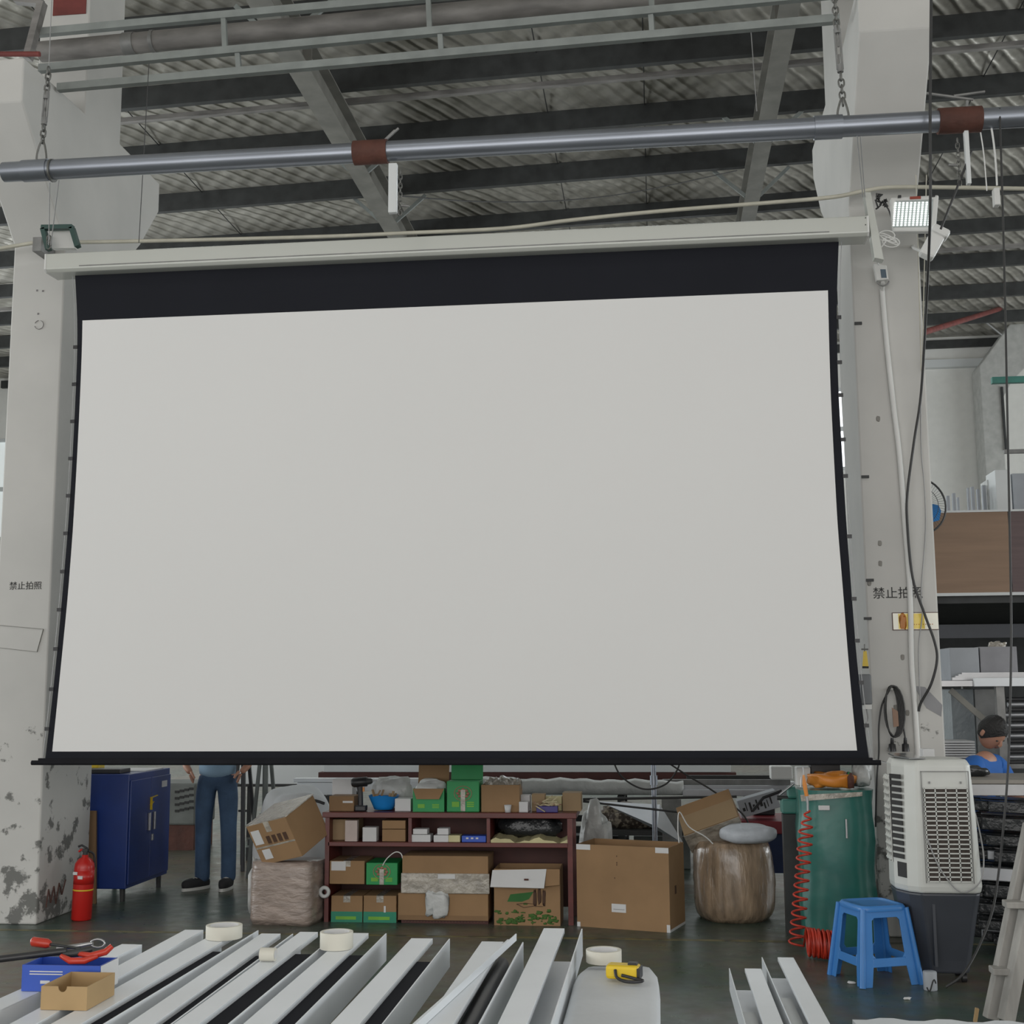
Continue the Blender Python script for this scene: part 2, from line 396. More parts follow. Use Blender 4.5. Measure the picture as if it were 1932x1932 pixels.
def wall_with_holes(x0, x1, z0, z1, Y, th, holes):
    b = B(); xs = sorted({x0, x1, *[h[0] for h in holes], *[h[1] for h in holes]}); zs = sorted({z0, z1, *[h[2] for h in holes], *[h[3] for h in holes]})
    for i in range(len(xs)-1):
        for j in range(len(zs)-1):
            cx, cz = (xs[i]+xs[i+1])/2, (zs[j]+zs[j+1])/2
            if any(h[0] < cx < h[1] and h[2] < cz < h[3] for h in holes): continue
            b.box(xs[i], xs[i+1], Y, Y+th, zs[j], zs[j+1])
    return b
wl = A(2, 950, YW).x; wr = A(1598, 800, YW).x
zt_, zm_, zl_ = A(1590, 735, YW).z, A(1590, 808, YW).z, A(1590, 884, YW).z
holes = [(wr-6.2, wr, zl_, zt_), (wl-4, wl+4, zl_-1.2, zt_-.6)]
struct('wall_back', wall_with_holes(-16, 18, 0, 9.9, YW, .25, holes), mat('far_wall_paint', (.76, .755, .72), .8, var=.03))
for k, h in enumerate(holes):
    b = B().box(h[0], h[1], YW+.08, YW+.1, h[2], h[3])
    w = struct('window_%d' % (k+1), b, ('window', 'window_dim')[k])
    fb = B(); zc = (h[2]+h[3])/2
    fb.box(h[0], h[1], YW-.02, YW+.06, zc-.05, zc+.05)
    n_ = int((h[1]-h[0])/1.5)
    for i in range(n_+1):
        x = h[0]+(h[1]-h[0])*i/n_; fb.box(x-.04, x+.04, YW-.02, YW+.06, h[2], h[3])
    for z in (h[2], h[3]): fb.box(h[0], h[1], YW-.02, YW+.06, z-.04, z+.04)
    fo = fb.build('window_frame', 'white_metal', parent=w)
b = B().box(-16.2, -16, -6, YW+.3, 0, 9.9); struct('wall_left', b, 'plaster_plain')
b = B().box(18, 18.2, -6, YW+.3, 0, 9.9); struct('wall_right', b, 'plaster_plain')
# white horizontal girt and pilaster on the far wall
p = A(1745, 690, YW); q = A(1845, 686, YW)
b = B().box(p.x-.5, q.x+.1, YW-.18, YW, p.z-.09, p.z+.09); struct('trim_2', b, 'white_metal')

# ------------------------------------------------------------------ roof steel
def purlin(label, px, py, h=.28, off=0.0, name='roof_purlin', w=.09, mt='dark_steel', group='steel purlins under the foil roof'):
    P = roofhit(px, py, off); Y = P.y; x0, x1 = -15.8, 17.8
    z0, z1 = zb(x0, Y)+off, zb(x1, Y)+off; t = .012
    sec = [(0, 0), (w, 0), (w, t*2.5), (w-t, t*2.5), (w-t, t), (t, t), (t, h-t), (w-t, h-t), (w-t, h-2.5*t), (w, h-2.5*t), (w, h), (0, h)]
    poly = [(x0, Y+u, z0+v) for u, v in sec]
    b = B().prism(poly, (x1-x0, 0, z1-z0))
    return one(name, b, mt, label, 'purlin', group)
purlin('dark roof purlin seen above the thick grey pipe at the very top of the picture', 1000, 4)
purlin('wide dark roof purlin just below the lowest rail of the ladder truss', 1000, 138, h=.30)
purlin('dark roof purlin half hidden behind the suspended round pipe, above it', 1000, 250)
purlin('dark roof purlin running just below the suspended round pipe', 1000, 345)
purlin('dark roof purlin right above the white screen housing', 1000, 430)
purlin('dark roof purlin passing behind the lit floodlight', 1850, 437, h=.24)
purlin('dark roof purlin level with the small white controller on the right column', 1850, 503, h=.26)
purlin('dark roof purlin above the red brace at the far right', 1850, 560, h=.26)
purlin('dark roof purlin crossing behind the red brace at the far right', 1850, 608, h=.24)
purlin('last dark roof purlin where the foil roof meets the far wall', 1800, 655, h=.18)
def tie(label, px, py):
    P = roofhit(px, py, .02); Y = P.y
    b = B().beam((-15.8, Y, zb(-15.8, Y)+.05), (17.8, Y, zb(17.8, Y)+.05), .08, .06)
    one('roof_tie_bar', b, 'duct', label, 'tie bar')
tie('thin brown roof tie bar between the two dark purlins above the suspended pipe', 1000, 167)
tie('thin brown roof tie bar behind the hanging white siren box', 1850, 471)

def rafter(label, pts, zbot, wf=.26, h=.42):
    xs = [G(px, py, zbot).x for px, py in pts]; X = sum(xs)/len(xs)
    b = B(); y0, y1 = 5.5, YW-.1
    b.box(X-wf/2, X+wf/2, y0, y1, zbot, zbot+.02); b.box(X-.01, X+.01, y0, y1, zbot+.02, zbot+h-.02); b.box(X-wf/2, X+wf/2, y0, y1, zbot+h-.02, zbot+h)
    y = 7.2
    while y < y1-1: b.box(X-wf/2+.01, X+wf/2-.01, y, y+.012, zbot+.02, zbot+h-.02); y += 3.1
    r_ = one('roof_rafter', b, 'rafter', label, 'rafter')
    for yy in (12.6, 16.3, 18.2, 20.4):
        for s_ in (-1, 1):
            f = B().beam((X+s_*.1, yy, zbot+.03), (X+s_*.55, yy+.1, zb(X, yy)+.05), .05, .05)
            f.build('fly_brace', 'rail', parent=r_)
    return X
XL = rafter('left grey steel roof rafter sloping down behind the suspended pipe to the screen housing', [(490, 0), (560, 130), (640, 260), (700, 370), (740, 435)], 8.60)
XR = rafter('right grey steel roof rafter ending above the right part of the screen housing', [(1484, 49), (1450, 220), (1425, 350), (1412, 409)], 8.74, wf=.22)
# foil retaining wires hanging from the roof, visible as thin dark lines
def wire(name, pts, r, mt, label, cat, group=None, n=6):
    return one(name, B().tube(pts, r, n), mt, label, cat, group)

for lab, px, py in (('thin dark seam wire under the foil roof above the left corbel', 300, 276), ('thin dark seam wire under the foil roof, right of the middle clamp', 1035, 222), ('thin dark seam wire under the foil roof left of the right rafter', 1215, 170), ('thin dark seam wire under the foil roof at the upper right corner', 1875, 110)):
    P = roofhit(px, py, .25)
    one('seam_wire', B().tube([(P.x, y, zb(P.x, y)+.262) for y in range(8, 29, 2)], .008, 5), 'cable', lab, 'wire')

# ------------------------------------------------------------------ concrete columns
XLc = (-4.73, -4.324); XRc = (1.400, 1.865); YF, YB = 8.72, 9.52
def column(label, X0, X1, yb, dn=0):
    prof = [(YF, 0), (YF, 4.92), (7.98, 5.70+dn), (7.98, 6.02+dn), (8.95, 6.06), (8.95, 8.9), (9.6, 8.9), (9.6, 6.10), (10.45, 6.10), (10.45, 5.84), (10.08, 5.40), (yb, 4.9), (yb, 0)]
    b = B().prism([(X0, y, z) for y, z in prof], (X1-X0, 0, 0))
    return one('concrete_column', b, 'column', label, 'column', bevel=.012, origin=((X0+X1)/2, YF+.4, 0))
cl = column('left white painted concrete column with flaking base beside the blue cabinet', *XLc, 9.52)
cr = column('right white painted concrete column carrying the floodlight and cables', *XRc, 9.40, dn=.13)
# raised plaster strip, marks and lettering belonging to the left column
YT = YF-.002
textmesh('painted_lettering', '禁止拍照', .062, 'ink', cl, A(48, 1106, YT), sx=1.0)
b = B(); c = A(74, 613, YT)
for g in range(0, 330, 12):
    if g in (60, 72, 84): continue
    a0, a1 = R(g+100), R(g+108)
    b.beam(c+Vector((math.cos(a0), 0, math.sin(a0)))*.034, c+Vector((math.cos(a1), 0, math.sin(a1)))*.034, .002, .014, up=(0, 1, 0))
for px, py in ((70, 548), (81, 549), (72, 592)): b.cb(A(px, py, YT), (.014, .002, .014))
b.build('painted_mark', mat('faded_grey_mark', (.2, .19, .19), .8), parent=cl)
b = B(); P1, P2, P3, P0 = A(-20, 1178, YT), A(82, 1187, YT), A(70, 1230, YT), A(-20, 1220, YT)
b.beam(P1, P2, .003, .012, up=(0, 1, 0)); b.beam(P2, P3, .003, .012, up=(0, 1, 0)); b.beam(P3, P0, .003, .008, up=(0, 1, 0))
b.build('plaster_patch_edge', mat('patch_edge_grey', (.22, .22, .20), .8), parent=cl)
b = B(); o0 = AX(86, 1712, XLc[1]+.002)
for i, (dy, dz) in enumerate([(0, 0), (.03, .12), (.07, .02), (.11, .13), (.15, .0), (.19, .14), (.24, .05), (.29, .15)]):
    if i: b.beam(q0, o0+Vector((0, dy, dz)), .003, .014, up=(1, 0, 0))
    q0 = o0+Vector((0, dy, dz))
b.build('brush_scrawl', mat('red_brown_scrawl', (.12, .06, .05), .8), parent=cl)
# lettering on the right column, partly behind the conduit
textmesh('painted_lettering', '禁止拍照', .082, 'ink', cr, A(1694, 1120, YT), sx=1.0)
b = B()
for px, py in ((1657, 790), (1660, 1025), (1661, 1063), (1640, 1100), (1703, 1240), (1712, 1345), (1690, 1335)): b.blob(A(px, py, YT), (.012, .002, .018), seed=px)
b.build('grey_spots', mat('grey_spot', (.25, .24, .22), .8), parent=cr)
b = B().prism([A(1724, 1294, YT), A(1745, 1296, YT), A(1778, 1330, YT), A(1776, 1352, YT), A(1748, 1336, YT)], (0, .002, 0)); b.build('grey_smear', mat('grey_smear_paint', (.26, .26, .27), .8), parent=cr)
# red-oxide patch on the upper left column
b = B().box(A(100, 10, 8.94).x, A(162, 10, 8.94).x, 8.942, 8.949, A(130, 27, 8.94).z, 8.6)
b.build('red_oxide_patch', 'oxide', parent=cl)

# ------------------------------------------------------------------ ladder truss and fat pipe at crane-rail height
def samez(p1, Y1, p2):
    a = A(*p1, Y1); lo, hi = 3., 20.
    for _ in range(50):
        Y = (lo+hi)/2
        if A(*p2, Y).z > a.z: hi = Y
        else: lo = Y
    return a, A(*p2, Y)
def extend(a, c, k0, k1): d = c-a; return a-d*k0, c+d*k1
tr = thing('ladder_truss', 'long grey steel ladder truss across the top of the picture before the fat pipe', 'truss', (-1.2, 8.3, 6.4))
tops = samez((72, 62), 8.45, (640, 10)); mids = samez((75, 130), 8.45, (1240, 20)); lows = samez((110, 166), 8.45, (1240, 66))
rl = []
for (a, c), e in ((tops, 1.9), (mids, .6), (lows, .275)):
    a, c = extend(a, c, .0, e); rl.append((a, c))
    B().beam(a, c, .05, .055).build('rail_chord', 'rail', parent=tr)
def onrail(r_, px):
    a, c = rl[r_]; lo, hi = 0., 1.
    for _ in range(40):
        t = (lo+hi)/2; q = a+(c-a)*t; d = q-CAM; x = 966+FPX*d.dot(RT)/d.dot(FW)
        if x < px: lo = t
        else: hi = t
    return q
for r0_, r1_, lst in ((0, 1, (422, 808, 1227)), (1, 2, (448, 830, 1228))):
    for px in lst: B().beam(onrail(r0_, px), onrail(r1_, px+3), .035, .035).build('post', 'rail', parent=tr)
# bent bracket where the truss meets the left corbel
B().beam(A(52, 112, 8.4), A(80, 5, 8.4), .07, .05).beam(A(80, 5, 8.4), A(30, 0, 8.4), .06, .05).build('end_bracket', 'duct', parent=tr)
a, c = samez((78, 98), 8.75, (1000, 12)); a, c = extend(a, c, 0, 1.2)
b = B().tube([a, c], .078, 20)
pp = one('overhead_pipe', b, 'duct', 'fat weathered grey pipe behind the ladder truss at the top of the picture', 'pipe')
for px, w_ in ((272, .09), (335, .03)):
    t = (px-78)/1000*.42; q = a+(c-a)*t; d = (c-a).normalized()
    B().tube([q, q+d*w_], .084, 20).build('joint_band', 'galv_dull', parent=pp)
b = B().tube([A(-40, 102, 8.35), A(75, 102, 8.35)], .02, 8); one('rust_rod', b, 'oxide', 'short rusty rod poking in from the left edge beside the left column top', 'rod')
b = B().tube([A(2, 40, 8.2), A(-10, 95, 8.2)], .03, 8)

# ------------------------------------------------------------------ suspended pipe with clamps
YP = 7.75
a, c = A(8, 325, YP), A(1990, 217, YP); zc_ = .5*(a.z+c.z)
sp = thing('suspended_pipe', 'long round galvanised pipe slung on chains above the projection screen', 'pipe', (a.x, YP, a.z))
B().tube([a, a+(c-a)*1.7], .066, 28).build('pipe', 'galv', parent=sp)
def sleeve(px0, px1, r_, mt, nm, ln=None):
    t0 = (px0-8)/(1990-8); t1 = (px1-8)/(1990-8)
    d = c-a; p, q = a+d*t0, a+d*t1
    B().tube([p, q], r_, 28).build(nm, mt, parent=sp)
    return p, q
sleeve(48, 100, .073, 'galv', 'sleeve'); sleeve(1567, 1617, .075, 'galv', 'sleeve')
sleeve(709, 774, .079, 'rust', 'rusty_clamp'); sleeve(1787, 1862, .080, 'rust', 'rusty_clamp')
B().tube([A(98, 322, YP), A(101, 322, YP)], .077, 24).build('clamp_ring', 'chain', parent=sp)

def link(b, c, ax, w, h, r_, side):
    # one oval chain link centred c, long axis ax, opening axis side
    ax = Vector(ax).normalized(); side = Vector(side).normalized(); pts = []
    for g in range(0, 360, 24):
        ca, sa = math.cos(R(g)), math.sin(R(g))
        pts.append(Vector(c)+side*(ca*w/2)+ax*((abs(sa)**.6)*math.copysign(1, sa)*h/2))
    b.tube(pts, r_, 6, closed=True)
def hanger(label, top, bot, Y, hookpx):
    P, Q = A(*top, Y), A(*bot, Y); d = Q-P; L = d.length; u = d.normalized()
    t = thing('chain_hanger', label, 'chain', tuple(Q))
    # upper shackle, turnbuckle body, lower chain links
    b = B(); k = 0; s0 = 0
    while s0 < L*.34:
        link(b, P+u*(s0+.02), u, .035, .055, .006, (1, 0, 0) if k % 2 else (0, 1, 0)); s0 += .042; k += 1
    b.build('upper_links', 'chain', parent=t)
    b = B(); m0, m1 = P+u*(L*.36), P+u*(L*.72)
    for sx_ in (-.016, .016): b.tube([m0+Vector((sx_, 0, 0)), m1+Vector((sx_, 0, 0))], .007, 8)
    b.tube([m0-u*.02, m0+u*.03], .02, 10).tube([m1-u*.03, m1+u*.02], .02, 10).tube([m0-u*.04, m0+u*.12], .006, 8).tube([m1-u*.10, m1+u*.04], .006, 8)
    b.build('turnbuckle', 'galv_dull', parent=t)
    b = B(); k = 0; s0 = L*.76
    while s0 < L-.01:
        link(b, P+u*(s0+.02), u, .035, .055, .006, (1, 0, 0) if k % 2 else (0, 1, 0)); s0 += .042; k += 1
    b.build('lower_links', 'chain', parent=t)
    b = B(); e = Q; r_ = .085
    arc = [A(hookpx, 0, Y)*0+Vector((Q.x+dx, YP, Q.z+dz)) for dx, dz in ((-.03, -.19), (-.035, -.08), (0, .02), (.03, -.08), (.035, -.19))]
    b.tube(smoothpath(arc, 5), .007, 8); b.build('shackle', 'chain', parent=t)
    return t
hanger('chain with turnbuckle holding the left end of the suspended pipe', (92, 128), (80, 270), YP, 80)
hanger('chain with turnbuckle holding the suspended pipe in front of the right column', (1573, -20), (1590, 190), YP, 1590)
wire('steel_wire', [A(98, -10, YP), A(92, 130, YP)], .003, 'cable_grey', 'thin steel wire running up from the left chain to the roof', 'wire')
# screen suspension cables
for lab, p_, q_ in (('thin steel cable, left one of the pair between pipe and left housing end', (94, 345), (92, 462)),
                    ('thin steel cable, right one of the pair between pipe and left housing end', (111, 340), (96, 462)),
                    ('thin steel cable, left one of the pair in front of the right column', (1617, 256), (1628, 372)),
                    ('thin steel cable, right one of the pair in front of the right column', (1623, 254), (1632, 372))):
    wire('suspension_cable', [A(*p_, YP), A(*q_, 8.18)], .0035, 'cable_grey', lab, 'cable')
# hanging drop brackets
def dropper(label, x0, x1, yt, yb_, Y, chain_px, arms):
    t = thing('drop_bracket', label, 'bracket', tuple(A((x0+x1)/2, yb_, Y)))
    p, q = A(x0, yt, Y), A(x1, yb_, Y)
    B().box(p.x, q.x, Y-.02, Y+.02, q.z, p.z).build('strip', 'white_metal', parent=t, bevel=.004)
    b = B(); z = p.z-.06; k = 0; X = A(chain_px, yb_, Y).x
    while z > q.z:
        link(b, (X, Y, z), (0, 0, 1), .022, .04, .0035, (1, 0, 0) if k % 2 else (0, 1, 0)); z -= .03; k += 1
    b.build('safety_chain', 'chain', parent=t)
    for u, v in arms: B().tube([A(*u, Y), A(*v, Y)], .009, 8).build('rod', 'galv_dull', parent=t)
dropper('short white drop bracket with a small chain under the middle clamp of the suspended pipe', 734, 749, 310, 402, YP, 755, [((757, 388), (772, 389)), ((728, 264), (752, 242)), ((722, 268), (745, 246))])
dropper('white drop bracket with a small chain under the right clamp of the suspended pipe', 1818, 1832, 248, 348, YP, 1811, [((1790, 311), (1806, 312)), ((1748, 176), (1836, 188)), ((1800, 181), (1858, 173)), ((1825, 190), (1824, 205))])

# ------------------------------------------------------------------ projection screen
YS = 8.30
sc = thing('projection_screen', 'huge white tab-tensioned projection screen with black border hanging between the two columns', 'screen', tuple(A(860, 1440, YS)))
zbar = .5*(A(82, 1438, YS).z+A(1640, 1440, YS).z)
hl, hr = A(86, 480, YS-.12), A(1637, 402, YS-.12); hb = .5*(A(90, 508, YS-.12).z+A(1636, 438, YS-.12).z); ht = .5*(hl.z+hr.z)
# housing: box with rounded lower lip
x0, x1 = hl.x, hr.x
sec = [(-.12, ht-.008), (-.10, ht), (.09, ht), (.09, hb-.01), (-.095, hb-.018), (-.12, hb)]
b = B().prism([(x0, YS+u, v) for u, v in sec], (x1-x0, 0, 0)); hs = b.build('housing', 'case_metal', parent=sc, bevel=.006)
B().prism([(x0+.25, YS-.123, hb+.012), (x0+.25, YS-.123, hb+.018), (x0+.25, YS-.119, hb+.018), (x0+.25, YS-.119, hb+.012)], (x1-x0-.5, 0, 0)).build('groove', 'galv_dull', parent=hs)
for X in (x0, x1):
    B().prism([(X-.006, YS+u*1.02, v) for u, v in sec], (.012, 0, 0)).build('end_cap', 'white_plastic', parent=hs)
# fabric with inward curving side edges (tab tension)
def side(pts): return [A(px, py, YS) for px, py in pts]
Lp = side([(141, 508), (146, 600), (146, 660), (142, 760), (136, 880), (128, 1000), (117, 1130), (107, 1240), (94, 1360), (84, 1442)])
Rp = side([(1583, 443), (1579, 550), (1579, 640), (1582, 740), (1589, 860), (1597, 990), (1606, 1110), (1616, 1240), (1628, 1350), (1641, 1442)])
Lw = side([(156, 605), (155, 660), (151, 760), (145, 880), (138, 1000), (128, 1130), (117, 1240), (106, 1350), (99, 1417)])
Rw = side([(1562, 548), (1564, 640), (1567, 740), (1573, 860), (1580, 990), (1590, 1110), (1600, 1240), (1609, 1340), (1617, 1417)])
def interp(P, z):
    for i in range(len(P)-1):
        if (P[i].z >= z >= P[i+1].z): t = (P[i].z-z)/(P[i].z-P[i+1].z+1e-9); return P[i].x+(P[i+1].x-P[i].x)*t
    return P[-1].x if z < P[-1].z else P[0].x
def sm(P, z):
    return (interp(P, z+.12)+2*interp(P, z)+interp(P, z-.12))/4 if P[-1].z+.12 < z < P[0].z-.12 else interp(P, z)
def sheet(z0, z1, PL, PR, n, y, th, gl=0, gr=0):
    b = B(); vs = []
    for i in range(n+1):
        z = z0+(z1-z0)*i/n; xa, xb = sm(PL, z), sm(PR, z)
        vs += [(xa, y, z), (xb, y, z), (xb, y+th, z), (xa, y+th, z)]
    fs = [(0, 1, 2, 3), tuple(4*n+k for k in (3, 2, 1, 0))]
    for i in range(n):
        for k in range(4): fs.append((4*i+k, 4*i+(k+1) % 4, 4*i+4+(k+1) % 4, 4*i+4+k))
    return b.add(vs, fs)
sheet(hb+.01, zbar, Lp, Rp, 60, YS, .004).build('black_masking', 'black_fab', parent=sc)
zwt = .5*(Lw[0].z+Rw[0].z); zwb = .5*(Lw[-1].z+Rw[-1].z)
sheet(zwt, zwb, Lw, Rw, 50, YS-.0035, .003).build('white_surface', 'white_fab', parent=sc)
pl, pr = A(60, 1440, YS), A(1662, 1442, YS)
b = B().tube([(pl.x, YS, zbar), (pr.x, YS, zbar)], .016, 14); b.box(pl.x+.05, pr.x-.05, YS-.014, YS+.014, zbar, zbar+.03)
b.build('bottom_bar', mat('matt_black_bar', (.014, .014, .017), .85, spec=.15), parent=sc)
def cord(P, sgn, name):
    b = B(); pts = []
    for i in range(14):
        z = P[0].z+(zbar-P[0].z)*i/13; pts.append((sm(P, z)+sgn*.018, YS+.002, z))
    b.tube(pts, .0025, 6); b.build(name, 'cable_grey', parent=sc)
cord(Lp, -1, 'tension_cord'); cord(Rp, 1, 'tension_cord')
for P, s_, ys in ((Lp, -1, (655, 725, 795, 865, 935, 1006, 1078, 1150, 1224, 1300, 1375)), (Rp, 1, (598, 683, 745, 829, 898, 1012, 1130, 1209, 1288, 1369))):
    for y in ys:
        z = A(140 if s_ < 0 else 1600, y, YS).z; X = sm(P, z)
        B().box(X-.004*s_, X+s_*.028, YS-.006, YS+.004, z-.012, z+.012).build('tension_tab', 'black_plastic', parent=sc)
# hanging brackets on the housing ends
b = B(); Yb = YS-.06
pts = [A(81, 430, Yb), A(89, 468, Yb)]
b.beam(A(82, 432, Yb), A(92, 472, Yb), .03, .05, up=(0, 1, 0)).beam(A(80, 430, Yb), A(138, 429, Yb), .05, .03).beam(A(136, 430, Yb), A(147, 466, Yb), .03, .05, up=(0, 1, 0))
b.build('end_bracket', 'green_steel', parent=sc)
b = B().prism([A(99, 436, Yb+.05), A(132, 436, Yb+.05), A(141, 468, Yb+.05), A(97, 468, Yb+.05)], (0, .05, 0)); b.build('bracket_plate', 'white_plastic', parent=sc)
b = B()
for z0_ in (A(92, 452, Yb-.02), A(92, 462, Yb-.02)): link(b, z0_, (0, 0, 1), .03, .06, .006, (1, 0, 0))
b.build('shackle', 'chain', parent=sc)
Yb = YS-.1
b = B().prism([A(1631, 362, Yb), A(1643, 362, Yb), A(1668, 490, Yb), A(1650, 486, Yb)], (0, .08, 0)); b.build('end_plate', 'case_metal', parent=sc, bevel=.004)
b = B().cb(A(1633, 411, YS-.122), (.006, .004, .006)).cb(A(1633, 424, YS-.122), (.006, .004, .006)); b.build('screw', 'black_plastic', parent=sc)

# ------------------------------------------------------------------ conduits and cables on the columns
Yc = 8.55
wire('overhead_conduit', smoothpath([A(-40, 476, Yc), A(40, 462, Yc), A(78, 457, Yc), A(150, 457, Yc), A(400, 452, Yc), A(620, 446, Yc), A(760, 440, Yc), A(950, 431, Yc), A(1080, 415, Yc), A(1250, 398, Yc), A(1430, 384, Yc), A(1570, 372, Yc), A(1632, 360, Yc), A(1700, 353, Yc), A(1932, 356, Yc), A(2010, 358, Yc), A(2700, 372, Yc)], 5), .014, 'cream_pipe',
     'long thin cream conduit running from column to column just above the screen housing', 'conduit', n=10)
b = B().box(A(68, 460, Yc).x, A(84, 460, Yc).x, 8.5, YF, A(70, 478, Yc).z, A(70, 452, Yc).z); one('conduit_clip', b, 'galv_dull', 'small grey clip with hook holding the conduit on the left column', 'clip')
Yk = YF-.022
wire('white_conduit', smoothpath([A(1664, 545, Yk), A(1672, 640, Yk), A(1685, 760, Yk), A(1697, 860, Yk), A(1708, 1000, Yk), A(1717, 1120, Yk), A(1720, 1250, Yk), A(1726, 1330, Yk), A(1733, 1440, Yk), A(1740, 1560, Yk)], 5), .018, 'white_plastic',
     'white plastic conduit running down the right column through the lettering', 'conduit', n=10)
wire('hanging_cable', smoothpath([A(1757, -20, 7.6), A(1755, 200, 7.6), A(1755, 400, 7.7), A(1748, 570, 8.3), A(1738, 740, 8.6), A(1725, 830, 8.62), A(1712, 930, 8.66), A(1712, 990, 8.66), A(1722, 1090, 8.66), A(1745, 1160, 8.64), A(1763, 1210, 8.62), A(1768, 1245, 8.62), A(1757, 1290, 8.64), A(1738, 1325, 8.68), A(1733, 1342, 8.69)], 6), .009, 'cable',
     'thick black cable hanging from the roof and bowing across the right column', 'cable', n=8)
wire('thin_cable', smoothpath([A(1737, 760, 8.69), A(1738, 850, 8.69), A(1744, 920, 8.69), A(1746, 1000, 8.69), A(1738, 1110, 8.69), A(1740, 1160, 8.69), A(1733, 1220, 8.69), A(1735, 1300, 8.69), A(1737, 1330, 8.69)], 5), .004, 'cable_grey',
     'thin grey cord to the right of the white conduit on the right column', 'cable')
for i, (lab, xs) in enumerate((('thin pale cord hanging beside the right column, nearest the column', (1728, 1733, 1738)), ('thin pale cord hanging beside the right column, next to the black cable', (1748, 1744, 1740)))):
    wire('pale_cord', smoothpath([A(xs[0], 330, 8.5), A(xs[1], 500, 8.6), A(xs[2], 700, 8.68)], 5), .0035, 'cream_pipe', lab, 'cord')
wire('hanging_cable', smoothpath([A(1886, 205, 7.7), A(1892, 400, 7.6), A(1897, 600, 7.5), A(1901, 800, 7.4), A(1905, 1000, 7.3), A(1908, 1200, 7.2), A(1904, 1400, 7.2), A(1900, 1480, 7.2), A(1893, 1560, 7.2), A(1885, 1640, 7.2), A(1872, 1720, 7.1), A(1845, 1790, 7.0), A(1815, 1840, 6.9), A(1785, 1862, 6.9)], 6), .0065, 'cable',
     'long black cable hanging down the right side of the picture to the air cooler base', 'cable', n=8)
wire('stay_cable', [A(1833, 285, 7.75), A(1775, 432, 7.75)], .008, 'cable', 'short slanting black cable from the right drop bracket to the white siren box', 'cable')
wire('roof_wire', smoothpath([A(760, 370, 8), A(900, 380, 9.5), A(1050, 379, 11), A(1200, 362, 12), A(1390, 322, 13)], 5), .006, 'cable', 'thin black wire sagging under the foil roof right of the left rafter', 'wire')
wire('roof_wire', [A(281, 120, 8.2), A(262, 458, 8.5)], .0028, 'cable', 'thin vertical wire in front of the left corbel', 'wire')
wire('roof_wire', [A(1417, 60, 9.5), A(1428, 210, 9.5)], .004, 'cable_grey', 'thin grey wire hanging beside the right rafter', 'wire')
wire('pull_cord', smoothpath([A(1862, 205, 7.75), A(1872, 250, 7.75), A(1878, 300, 7.75), A(1881, 350, 7.75)], 4), .006, 'white_plastic', 'white cord looped over the pipe and carrying the small white switch', 'cord')
wire('pull_cord', smoothpath([A(1850, 250, 7.75), A(1856, 290, 7.75), A(1862, 360, 7.75)], 4), .004, 'white_plastic', 'thin white cord with a tassel left of the small white switch', 'cord')
p = A(1873, 357, 7.75); q = A(1886, 389, 7.75)
one('cord_switch', B().box(p.x, q.x, 7.72, 7.78, q.z, p.z), 'white_plastic', 'small white switch box hanging on a cord at the upper right', 'switch', bevel=.006)

# fine wiring: loops of pale wire beside the housing end
b = B()
for k in range(4):
    c0 = A(1672+k*3, 445+k*4, 8.25); pts = [c0+Vector((.055*math.cos(R(g)+k), 0, .035*math.sin(R(g)))) for g in range(0, 360, 24)]
    b.tube(pts, .0045, 6, closed=True)
b.tube(smoothpath([A(1672, 455, 8.25), A(1660, 470, 8.25), A(1652, 485, 8.3), A(1658, 500, 8.35)], 4), .005, 6)
one('wire_loops', b, 'white_plastic', 'bundle of looped white wire beside the right end of the screen housing', 'wire')
b = B()
for k in range(9):
    rr = random.Random(k); c0 = A(1664+rr.uniform(-8, 8), 377+rr.uniform(-10, 10), 8.4)
    b.tube([c0+Vector((rr.uniform(-.03, .03), rr.uniform(-.02, .02), rr.uniform(-.03, .03))) for _ in range(4)], .006, 5)
b.tube(smoothpath([A(1668, 385, 8.4), A(1676, 395, 8.4), A(1682, 412, 8.4)], 4), .005, 6)
one('cable_knot', b, 'cable', 'tangled knot of black cable left of the floodlight', 'cable')

# floodlight
t = thing('led_floodlight', 'lit white LED floodlight with dotted panel on the right column', 'floodlight', tuple(A(1720, 435, 8.3)))
Yf = 8.30
P = [A(1680, 372, Yf), A(1772, 367, Yf), A(1766, 436, Yf), A(1686, 437, Yf)]
B().prism(P, (0, .06, 0)).build('lamp_housing', 'white_plastic', parent=t, bevel=.012)
pn = B().prism([A(1690, 379, Yf-.002), A(1761, 376, Yf-.002), A(1757, 428, Yf-.002), A(1686, 429, Yf-.002)], (0, .004, 0)).build('reflector_panel', mat('floodlight_reflector', (.35, .38, .37), .3), parent=t)
b = B()
for i in range(10):
    for j in range(11):
        u, v = i/9, j/10
        q = A(1690+u*66-v*4, 383+v*42-u*1, Yf-.006); b.cb(q, (.0125, .006, .0075))
b.build('led_array', 'led', parent=t)
b = B().cb(A(1697, 371, Yf-.01), (.02, .02, .014)).cb(A(1761, 369, Yf-.01), (.02, .02, .014)); b.build('clip', 'black_plastic', parent=t)
B().cb(A(1727, 373, Yf-.004), (.07, .004, .018)).build('label', mat('red_label', (.30, .05, .03), .5), parent=t)
B().beam(A(1700, 400, Yf+.06), A(1700, 400, YF), .05, .05).build('mounting_arm', 'galv_dull', parent=t)

